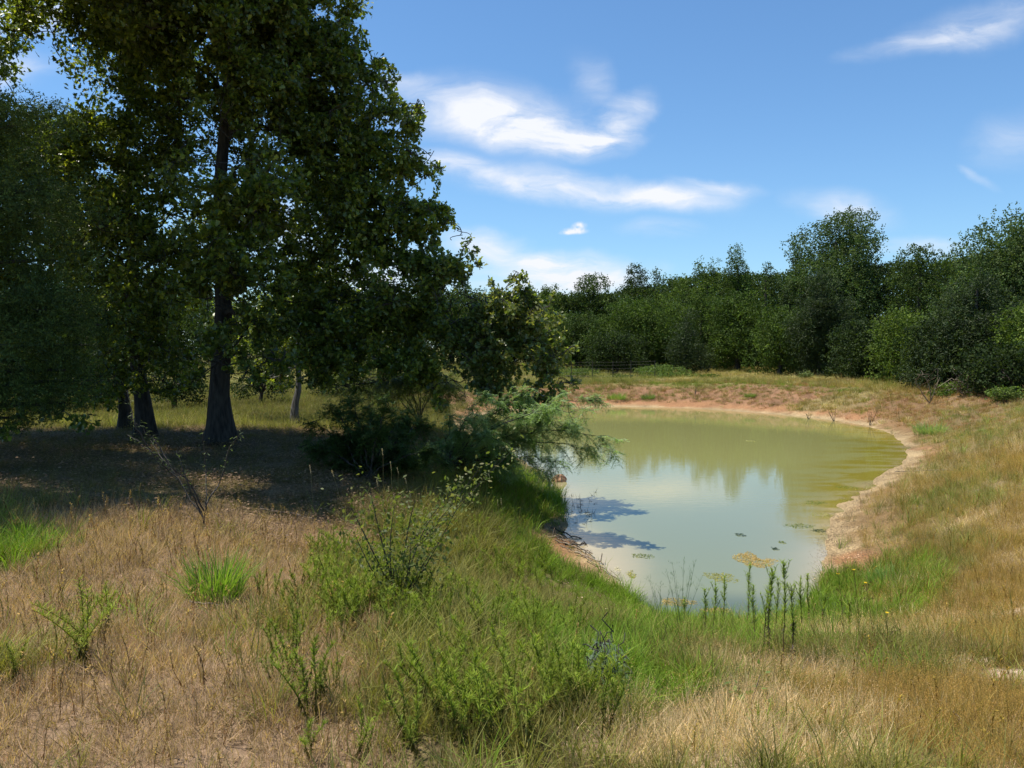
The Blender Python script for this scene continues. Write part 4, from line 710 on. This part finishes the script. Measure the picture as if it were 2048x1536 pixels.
# leafy shrub on the near bank
def leafy(name, label, base, D0, tips, n, size, cols, seed, r0=.008, rad=.09, dj=.25):
    rg = np.random.default_rng(seed); root = empty(name, base, label, 'shrub'); br = MB(); lv = MB(); cols = np.asarray(cols, float); P = []
    for q in tips:
        e = at(q[0], q[1], D0+rg.normal()*dj); C_ = bez(base, (base+e)/2+rg.normal(size=3)*.08, e, 12); tube(br, C_, np.linspace(r0, .002, 12), L3(.1, .07, .05), 4)
        t = rg.uniform(.3, 1.05, n//len(tips))[:, None]; P.append(base+(e-base)*t+rg.normal(size=(len(t), 3))*rad)
    P = np.concatenate(P); m = len(P); X, Y, Z_ = frames(m, rg, None, .8); stamp(lv, OVAL_V, OVAL_F, P, X, Y, Z_, size*rg.uniform(.6, 1.2, m), cols[rg.integers(0, len(cols), m)]*rg.uniform(.7, 1.25, (m, 1)))
    br.build('stem', M_BARK, root); lv.build('foliage', M_PLANT, root); return root
leafy('briar_shrub', 'waxy leaved shrub with pale oval leaves among the weeds of the near bank', G_(800, 1215), 5.6,
    [(700,1010),(740,980),(790,1010),(830,1000),(860,1040),(760,1060),(820,1090),(880,1080),(710,1070),(790,1140),(850,1130),(930,985)], 1500, .038, [(.12,.15,.035),(.17,.18,.06),(.10,.13,.03)], 51)
leafy('arching_briar', 'thin briar arching up from the waxy leaved shrub towards the pale feathery shrub', G_(790, 1130), 7.0,
    [(1030,895),(1000,915),(960,935),(930,960),(900,1000)], 420, .045, [(.17,.20,.06),(.13,.16,.045),(.24,.23,.10)], 52, rad=.07, r0=.007)
leafy('broad_leaf_seedling', 'low seedling with a few broad leaves at the foot of the bank slope', G_(1500, 1415), 3.75, [(1480,1375),(1520,1350),(1455,1395),(1535,1385)], 26, .05, [(.16,.24,.06),(.20,.27,.08)], 53, r0=.003, rad=.03, dj=.05)
# thorny sapling in the shade
tb_ = G_(408, 1062); root = empty('thorny_sapling', tb_, 'nearly bare thorny sapling in the deep shade in front of the thick trunk', 'sapling'); rg = np.random.default_rng(61); br = MB(); th = br; lf = MB()
D0 = tb_[1]
for pts in ([(408,1062),(412,1000),(412,930),(404,860)],[(410,1010),(440,965),(455,900),(482,865)],[(408,1040),(350,950),(300,900),(255,868)],[(408,1020),(375,960),(330,925),(300,880)],[(350,950),(310,880),(260,835)],[(300,900),(270,850),(255,780)],[(405,1030),(380,975),(352,900)]):
    Q = np.array([at(a, b_, D0+rg.normal()*.12) for a, b_ in pts]); t = np.linspace(0, len(Q)-1, 14); P = np.stack([np.interp(t, np.arange(len(Q)), Q[:, k]) for k in range(3)], 1)+rg.normal(size=(14, 3))*.006
    tube(br, P, np.linspace(.009, .003, 14), L3(.2, .15, .1), 5)
    k = 26; tt_ = rg.uniform(0, 13, k); S = np.stack([np.interp(tt_, np.arange(14), P[:, j]) for j in range(3)], 1); blades(th, S, rg.random(k)*6.28, rg.uniform(.6, 1.8, k), rg.uniform(.02, .045, k), .003, 0, L3(.3, .22, .15), rg)
    k = 30; tt_ = rg.uniform(6, 13, k); S = np.stack([np.interp(tt_, np.arange(14), P[:, j]) for j in range(3)], 1)+rg.normal(size=(k, 3))*.02; blades(lf, S, rg.random(k)*6.28, rg.uniform(1, 2, k), rg.uniform(.03, .06, k), .009, .4, L3(.15, .2, .09), rg)
br.build('branch', M_BARK, root); lf.build('foliage', M_PLANT, root)
# weed stalks standing up against the water
ST = [(1369,1262,1188,'short stalk with a reddish top, leftmost of the row standing against the pond'),(1412,1292,1170,'stalk with dark dead leaves low down, second from the left in the row'),(1427,1285,1160,'stalk with a bare lower stem, just right of the second stalk from the left'),(1446,1265,1148,'bright stalk standing before the speckled green algae'),(1494,1275,1120,'tall full leaved stalk right below the tan algae mat'),(1508,1300,1168,'yellow green stalk half hidden between two taller stalks'),
      (1524,1318,1132,'stalk with drooping upper leaves, just left of the first black tufted stem'),(1536,1322,1128,'stalk with a black tuft of dead leaves halfway up, left of the tallest stalk'),(1552,1290,1145,'slender stalk with sparse leaves touching the tallest stalk from the left'),(1568,1342,1112,'tallest green stalk of the row, its tip curling'),(1584,1352,1160,'stalk whose stem is thick with black dead leaves, right of the tallest stalk'),(1602,1290,1150,'bushy stalk in the row right of the black stemmed one'),(1618,1275,1142,'pale green stalk near the right end of the row'),(1642,1282,1165,'stalk at the right end of the row where the sand begins'),(1700,1290,1190,'short brown green stalk on the slope right of the row')]
for i, (px, pb, pt_, lab) in enumerate(ST):
    b = G_(px, pb); h = (pb-pt_)/F*b[1]; rg = np.random.default_rng(400+i); root = empty('weed_stalk', b, lab, 'weed', 'weed stalks standing against the pond')
    st = MB(); lv = MB(); dd = MB(); ln = rg.normal(size=2)*.05*h; t = np.linspace(0, 1, 8); P = b+np.stack([ln[0]*t**1.5+.006*np.sin(t*8+i), ln[1]*t**1.5, h*t-.02], 1); tube(st, P, np.linspace(.004, .0018, 8), L3(.16, .11, .07), 5)
    n = int(190*h/.6); tt_ = .38+.62*rg.random(n)**.8; Q = np.stack([np.interp(tt_, t, P[:, k]) for k in range(3)], 1); k = rg.random((n, 1)); c = (L3(.20, .29, .04)*(1-k)+L3(.30, .37, .07)*k)*rg.uniform(.75, 1.2, (n, 1))
    blades(lv, Q, rg.random(n)*6.28, rg.uniform(.3, 1.2, n), .066*rg.uniform(.45, 1.3, n)*(1.15-.4*tt_), .0050, rg.uniform(-.3, .8, n), c, rg)
    for j in range(3):
        s = P[rg.integers(4, 7)]; a = rg.random()*6.28; e = s+np.array([math.cos(a)*.05, math.sin(a)*.05, .09*h/.5]); tube(st, bez(s, (s+e)/2+[0, 0, -.01], e, 5), .0015, L3(.2, .2, .08), 3); m2 = 18; u = rg.random((m2, 1)); blades(lv, s+(e-s)*u, rg.random(m2)*6.28, rg.uniform(.3, 1.2, m2), .032*rg.uniform(.6, 1.2, m2), .006, .3, L3(.24, .33, .06), rg)
    heavy = i in (1, 7, 10, 13); n2_ = 110 if heavy else 26; tt_ = rg.uniform(.22, .62, n2_) if heavy else rg.uniform(.08, .5, n2_); Q = np.stack([np.interp(tt_, t, P[:, k]) for k in range(3)], 1)
    blades(dd, Q, rg.random(n2_)*6.28, rg.uniform(1.9, 2.95, n2_), .04*rg.uniform(.5, 1.2, n2_), .006, rg.uniform(-.6, .6, n2_), L3(.06, .045, .035)*rg.uniform(.6, 1.5, (n2_, 1)), rg)
    st.build('stem', M_PLANT, root); lv.build('foliage', M_PLANT, root); dd.build('dead_leaves', M_PLANT, root)
# wispy branching plants
def wispy(label, px, pb, D, tips, seed, col=(.13,.20,.12)):
    rg = np.random.default_rng(seed); b = G_(px, pb); root = empty('wispy_weed', b, label, 'weed'); st = MB(); fo = MB()
    for q in tips:
        e = at(q[0], q[1], b[1]+rg.normal()*.1); P = bez(b, (b+e)/2+[0, 0, .06], e, 12); tube(st, P, np.linspace(.0028, .001, 12), L3(*col)*.9, 3)
        for j in range(16):
            s = P[rng_i(rg, 4, 12)]; n = 7; d_ = unit(unit(e-b)+rg.normal(size=3)*.55); ln = rg.uniform(.03, .09); t = np.linspace(0, 1, n)[:, None]; Q = s+d_*ln*t
            blades(fo, Q, rg.random(n)*6.28, rg.uniform(.1, .9, n), rg.uniform(.02, .04, n), .0018, .2, L3(*col)*rg.uniform(.8, 1.2, (n, 1)), rg)
    st.build('stem', M_PLANT, root); fo.build('foliage', M_PLANT, root)
def rng_i(rg, a, b): return int(rg.integers(a, b))
wispy('wispy grey green weed with threadlike branches, standing against the pond', 1362, 1275, 0, [(1368,1118),(1345,1130),(1390,1125),(1335,1150),(1380,1150),(1400,1165),(1352,1160)], 81)
wispy('low wispy weed left beside the tall threadlike weed', 1322, 1262, 0, [(1300,1165),(1320,1170),(1340,1180),(1285,1190),(1310,1190)], 82)
wispy('wispy green weed at the sandy end of the near shore', 1662, 1290, 0, [(1655,1195),(1672,1200),(1640,1205),(1690,1215)], 83, (.16,.22,.08))
# foxtail grasses
FX = [(630,1040,622,948),(690,1050,668,955),(765,1010,766,912),(790,1020,783,942),(805,1010,797,948),(822,1030,813,968),(795,1045,790,1003),(785,1040,778,985),(826,1045,822,995),(1000,1070,996,1012),(1010,1070,1003,1010),(770,1035,756,975)]
for i, (px, pb, qx, qy) in enumerate(FX):
    b = G_(px, pb); e = at(qx, qy, b[1]); rg = np.random.default_rng(600+i); root = empty('foxtail_grass', b, 'foxtail grass with a pale fluffy seed head above the weeds of the left bank' if i not in (9, 10) else 'foxtail grass with a fluffy head in the green grass near the water', 'grass stem', 'foxtails among the weeds of the left bank' if i not in (9, 10) else 'foxtails near the water')
    st = MB(); hd = MB(); tube(st, bez(b, (b+e)/2+rg.normal(size=3)*.03, e, 7), .0018, L3(.36, .30, .16), 3); blades(st, np.repeat(b[None], 7, 0), rg.random(7)*6.28, rg.uniform(.1, .5, 7), rg.uniform(.2, .4, 7), .006, .8, L3(.2, .25, .07), rg)
    n = 150; u = rg.random((n, 1)); d_ = unit(e-b)+rg.normal(size=3)*.12; blades(hd, e+d_*.085*u, rg.random(n)*6.28, rg.uniform(.2, 1.0, n), rg.uniform(.008, .018, n), .0022, 0, L3(.62, .50, .40)*rg.uniform(.7, 1.2, (n, 1)), rg)
    st.build('stem', M_PLANT, root); hd.build('seed_head', M_PLANT, root)
# yellow flowers
for i, (px, pb, qx, qy, lab) in enumerate([(1690,1290,1676,1148,'yellow flower on a thin stalk before the pale sand, leftmost of the yellow flowers'),(1722,1300,1707,1140,'yellow flower standing highest before the orange clay'),(1748,1300,1731,1166,'small yellow flower low on the clay side'),(1772,1330,1774,1226,'tiny yellow flower alone in the brown grass')]):
    b = G_(px, pb); e = at(qx, qy, b[1]); rg = np.random.default_rng(650+i); root = empty('yellow_flower', b, lab, 'flower', 'yellow flowers beside the sand'); st = MB(); pe = MB(); sd_ = MB()
    C_ = bez(b, (b+e)/2+[.01, 0, .03], e, 8); tube(st, C_, .0016, L3(.14, .10, .05), 4)
    for j in range(7):
        s = C_[rng_i(rg, 3, 8)]; f = s+rg.normal(size=3)*[.04, .04, .02]+[0, 0, .05]; tube(st, np.array([s, (s+f)/2+[0, 0, .005], f]), .0011, L3(.14, .10, .05), 3); n = 10; sd_ = MB(); blades(sd_, np.repeat(f[None], n, 0), rg.random(n)*6.28, rg.uniform(0, 1.6, n), .011, .005, 0, L3(.07, .035, .02), rg); sd_.build('seed_head', M_PLANT, root)
    n = 9; blades(pe, np.repeat(e[None], n, 0), np.arange(n)*6.28/n, 1.25, .016, .010, -.2, L3(.85, .60, .03), rg)
    st.build('stem', M_PLANT, root); pe.build('petals', M_PLANT, root)
# brown rock in the water
def rockmat():
    m, t, o = newmat('brown_rock'); p = nd(t, 'ShaderNodeBsdfPrincipled'); n = nd(t, 'ShaderNodeTexNoise'); n.inputs['Scale'].default_value = 9; n.inputs['Detail'].default_value = 6; r = nd(t, 'ShaderNodeValToRGB')
    r.color_ramp.elements[0].color = (.12, .05, .025, 1); r.color_ramp.elements[1].color = (.62, .36, .22, 1); r.color_ramp.elements[0].position = .38; r.color_ramp.elements[1].position = .6; tcn = nd(t, 'ShaderNodeTexCoord'); t.links.new(tcn.outputs['Object'], n.inputs['Vector']); t.links.new(n.outputs[0], r.inputs[0]); t.links.new(r.outputs[0], p.inputs['Base Color']); p.inputs['Roughness'].default_value = .85; t.links.new(p.outputs[0], o.inputs[0]); return m
rx, ry = onz(1117, 963); th_, ph = np.meshgrid(np.linspace(0, PI, 22), np.linspace(0, 2*PI, 32, endpoint=False), indexing='ij'); d3 = np.stack([np.sin(th_)*np.cos(ph), np.sin(th_)*np.sin(ph), np.cos(th_)], -1).reshape(-1, 3)
rr = .62+.75*noise3(d3, 1.6, 3)+.16*np.sin(ph.ravel()*9+d3[:, 2]*4)*np.sin(th_.ravel()); V = d3*rr[:, None]*[.17, .13, .19]; V[:, 0] += .25*np.maximum(V[:, 2], 0); i_ = (np.arange(21)[:, None]*32+np.arange(32)[None]).ravel(); j_ = (np.arange(21)[:, None]*32+(np.arange(32)[None]+1) % 32).ravel()
rk = MB(); rk.add(V, np.concatenate([np.stack([i_, i_+32, j_+32], 1), np.stack([i_, j_+32, j_], 1)]), L3(.4, .25, .15)); o_ = rk.build('rock', rockmat()); o_.location = (rx, ry, -.01); tag(o_, 'reddish brown ridged rock sticking out of the pond under the pale feathery shrub', 'rock')
# driftwood on the eroded left bank
DW = [((1102,1062),(1165,1078),.016,'dark straight stick jutting from the eroded bank over the water'),((1108,1048),(1134,1078),.010,'thin pale stick slanting down the eroded bank'),((1112,1088),(1186,1108),.014,'grey stick lying just above the sand in the driftwood heap'),((1130,1096),(1188,1086),.018,'short forked dark stub pointing up at the water edge'),((1150,1112),(1208,1132),.020,'pale weathered branch at the bottom of the driftwood heap'),((1115,1075),(1190,1118),.012,'dark stick running along the heap between the two grey ones'),((1120,1100),(1160,1108),.010,'small brown twig under the grey stick in the heap'),((1170,1122),(1240,1165),.012,'long thin branch lying along the sand edge towards the near shore'),((1096,1078),(1150,1092),.015,'grey branch end buried in the grass at the top of the heap')]
for i, (p0, p1, r_, lab) in enumerate(DW):
    rg = np.random.default_rng(700+i); a = G_(*p0)+[0, 0, .05]; e = G_(*p1)+[0, 0, .035]; n = 9; P = a+(e-a)*np.linspace(0, 1, n)[:, None]+rg.normal(size=(n, 3))*.012; P[:, 2] = np.maximum(P[:, 2], height(P[:, 0], P[:, 1])+.01); mb = MB(); tube(mb, P, np.linspace(r_, r_*.5, n), L3(.3, .22, .15), 7)
    for j in range(2):
        s = P[rng_i(rg, 2, 8)]; tube(mb, np.array([s, s+rg.normal(size=3)*.04+[0, 0, .03], s+rg.normal(size=3)*.08+[0, 0, .05]]), [r_*.5, r_*.35, r_*.2], L3(.3, .22, .15), 5)
    tag(mb.build('driftwood_branch', M_BARK if i in (0, 3, 5) else M_DEAD), lab, 'branch', 'driftwood on the eroded bank')
# loose sticks on the ground
for i, (p0, p1, r_, lab) in enumerate([((520,1028),(640,1052),.010,'thin dead branch lying at the edge of the tree shadow'),((1680,958),(1745,938),.012,'pale stick lying in the straw on the right bank'),((1790,948),(1990,936),.012,'long pale pole lying flat across the right bank'),((375,1222),(450,1230),.006,'pale straw stalk lying in front of the bright grass clump'),((1905,1447),(1925,1468),.004,'bent pale straw lying in the brown grass at the lower right'),((1630,1330),(1560,1375),.006,'dry stem leaning in the pale grass below the weed row')]):
    rg = np.random.default_rng(720+i); a = G_(*p0); e = G_(*p1); n = 10; P = a+(e-a)*np.linspace(0, 1, n)[:, None]; P[:, 2] = height(P[:, 0], P[:, 1])+.05+rg.random(n)*.015; P[:, :2] += rg.normal(size=(n, 2))*.01; mb = MB(); tube(mb, P, np.linspace(r_, r_*.45, n), L3(.4, .3, .2), 6); tag(mb.build('fallen_branch', M_DEAD), lab, 'branch')
# floating algae
def algae(px, py, rx_, ry_, col, lab, seed, n=260, hgt=.012, flake=.022):
    rg = np.random.default_rng(seed); x0, y0 = onz(px, py); hx = rx_/F*y0; hy = ry_*y0*y0/(F*CZ); a = rg.random(n)*6.28; r = np.sqrt(rg.random(n))*(.45+.85*vnoise(np.cos(a)*2.4+5, np.sin(a)*2.4+5, seed)); P = np.stack([x0+hx*r*np.cos(a), y0+hy*r*np.sin(a), .003+hgt*(1-np.minimum(r, 1)**2)*rg.random(n)], 1)
    X = rg.normal(size=(n, 3))*[1, 1, .22]; X = unit(X); Y = unit(np.cross([0, 0, 1], X)+rg.normal(size=(n, 3))*.18); Z_ = np.cross(X, Y); mb = MB(); stamp(mb, OVAL_V, OVAL_F, P, X, Y, Z_, flake*rg.uniform(.5, 1.6, n), L3(*col)*rg.uniform(.65, 1.3, (n, 1)))
    tag(mb.build('algae_mat', M_PLANT), lab, 'algae', 'algae floating on the pond')
tan = (.50,.37,.15); gr_ = (.16,.20,.05); dg = (.05,.08,.04); yg = (.36,.34,.08)
for i, a in enumerate([(1502,1120,28,17,tan,'large tan mat of algae floating before the tallest weed stalks',1500),(1540,1122,18,6,tan,'thin tail of tan scum right of the large tan algae mat',160),(1440,1155,32,11,yg,'speckled yellow green algae patch left of the large tan mat',420),(1285,1112,20,5,gr_,'small green algae streak in the open near water',170),(1480,1070,11,4,dg,'dark green algae speck alone in the middle of the near water',110),(1550,1098,9,3,dg,'dark algae speck right above the thin tan tail',80),
    (1565,1085,8,3,gr_,'pale algae speck highest of those by the sand side',60),(1352,1205,40,8,tan,'ragged tan scum along the near shore under the wispy weed',420),(1430,1222,34,7,tan,'tan scum patch in the water at the foot of the weed row',380),(1262,1150,9,9,yg,'yellow green algae blob near the end of the driftwood heap',120),(1235,1138,6,4,(.6,.55,.45),'whitish scum speck by the end of the driftwood heap',50),(1630,1006,26,5,gr_,'olive algae streak off the right shore, topmost of the streaks',240),
    (1600,1052,30,5,gr_,'olive algae streak with a pale edge, the longest off the right shore',280),(1645,1030,22,5,yg,'yellowish algae streak close against the right shore',220),(1640,1062,18,4,dg,'dark algae streak against the right shore, lowest of the streaks',160),(1500,882,12,2,(.4,.38,.2),'faint pale scum line far out on the green water',90),(1690,975,24,4,gr_,'olive algae streak where the right shore bends',200)]):
    algae(a[0], a[1], a[2], a[3], a[4], a[5], 800+i, n=a[6])
# reed stubs in the shade off the left bank
for i in range(30):
    rg = np.random.default_rng(850+i); px = rg.uniform(1128, 1190); py = rg.uniform(985, 1048)
    x_, y_ = onz(px, py); 
    if sdist(x_, y_)[0] > -.1: continue
    mb = MB(); 
    for j in range(3):
        b0 = np.array([x_+rg.normal()*.03, y_+rg.normal()*.05, -.05]); e = b0+[rg.normal()*.05, rg.normal()*.03, rg.uniform(.07, .2)]; tube(mb, bez(b0, (b0+e)/2, e, 4), [.003, .003, .002, .001], L3(.07, .05, .04), 3)
    blades(mb, np.array([[x_, y_, .004]]*3), rg.random(3)*6.28, 1.5, .05, .02, 0, L3(.06, .06, .05), rg)
    tag(mb.build('reed_stub', M_PLANT), 'small dark reed stub poking out of the shaded water off the left bank', 'reed', 'reed stubs off the left bank')
for i, (px, py, h, lab) in enumerate([(1617,838,.5,'low dark twig standing at the far shore, leftmost of three'),(1668,842,.75,'dark branching twig standing at the far shore'),(1740,852,.8,'upright thin twig at the far shore where it starts to curve'),(1390,792,.5,'short dark stump of brush on the far bank slope')]):
    x_, y_ = onz(px, py); b = np.array([x_, y_, -.05]) if i < 3 else G_(px, py); mb = MB(); rg = np.random.default_rng(880+i)
    for j in range(4): e = b+[rg.normal()*.16, rg.normal()*.1, h*rg.uniform(.5, 1)]; tube(mb, bez(b, (b+e)/2+[rg.normal()*.04, 0, 0], e, 5), np.linspace(.014, .006, 5), L3(.1, .07, .05), 4)
    tag(mb.build('dead_twig', M_BARK), lab, 'twig')
# fence: steel posts and sagging wires behind the far bank
def fence(pts, lab, wires=(.25,.5,.75,1.0,1.2)):
    W_ = []
    for px, D in pts: x_ = (px-1024)/F*D; W_.append([x_, D, gz_(x_, D)])
    W_ = np.array(W_); root = empty('wire_fence', W_[0], lab, 'fence')
    for p in W_: mb = MB(); tube(mb, np.array([p-[0, 0, .3], p+[0, 0, 1.3]]), .022, L3(.06, .06, .05), 5); mb.build('post', M_BARK, root)
    mb = MB()
    for hgt in wires: tube(mb, W_+[0, 0, hgt], .0035, L3(.3, .3, .28), 3)
    mb.build('wire', M_GREYBARK, root)
fence([(1100,54),(1143,54),(1185,54),(1226,54.5),(1262,55),(1310,55.5)], 'wire fence with thin dark posts at the left end of the far bank')
fence([(560,88),(620,88),(680,88),(740,88),(800,88)], 'wire fence crossing the far side of the pasture under the oak')
# bare dead branches in front of the dark trees
for i, (p0, tips, lab) in enumerate([((1932,800),[(1910,765),(1935,755),(1950,760),(1925,770)],'pale bare dead branch with forked twigs against the dark trees at the right'),((1930,795),[(1908,766),(1915,780)],'single pale dead limb slanting up left of the forked dead branch'),((1985,800),[(1950,785),(1972,770),(1995,775),(1960,790)],'tangle of thin bare twigs right of the forked dead branch'),((1860,795),[(1830,765),(1850,760),(1875,770)],'faint grey bare twigs in the dark left of the forked dead branch')]):
    D = 34.0; rg = np.random.default_rng(900+i); b = at(p0[0], p0[1], D); b[2] = gz_(b[0], D); mb = MB()
    for q in tips:
        e = at(q[0], q[1]-6, D-.3); P = bez(b, (b+e)/2+rg.normal(size=3)*.12, e, 7); tube(mb, P, np.linspace(.035, .012, 7), L3(.4, .35, .3), 4)
        for j in range(3): s = P[rng_i(rg, 3, 7)]; tube(mb, np.array([s, s+rg.normal(size=3)*.15+[0, -.1, .1], s+rg.normal(size=3)*.3+[0, -.1, .15]]), [.014, .011, .008], L3(.4, .35, .3), 3)
    tag(mb.build('dead_branch', M_DEAD), lab, 'branch')
# tufts that stand out on the far and right banks
TU = [(1232,800,.55,(.16,.24,.05),'bright green tuft on the far bank near the oak bough tips'),(1296,798,.4,(.12,.17,.05),'dark green tuft on the far bank, right of the bright one'),(1788,1175,.38,(.17,.27,.07),'fresh green leafy tuft at the foot of the right bank by the clay'),(1500,796,.3,(.15,.2,.06),'small green tuft in the middle of the far bank'),(1860,868,.6,(.20,.27,.10),'pale green tuft at the corner of the sand spit on the right bank'),(1105,812,.5,(.22,.25,.08),'yellow green tuft on the far bank behind the feathery shrub tips')]
for i, (px, py, s, c, lab) in enumerate(TU):
    b = G_(px, py); root = empty('grass_tuft', b, lab, 'grass tuft'); clump(root, b, 420, s*.9, s*.4, s*1.0, .014 if b[1] > 20 else .007, c, np.array(c)*1.35, 950+i, .5, .9)
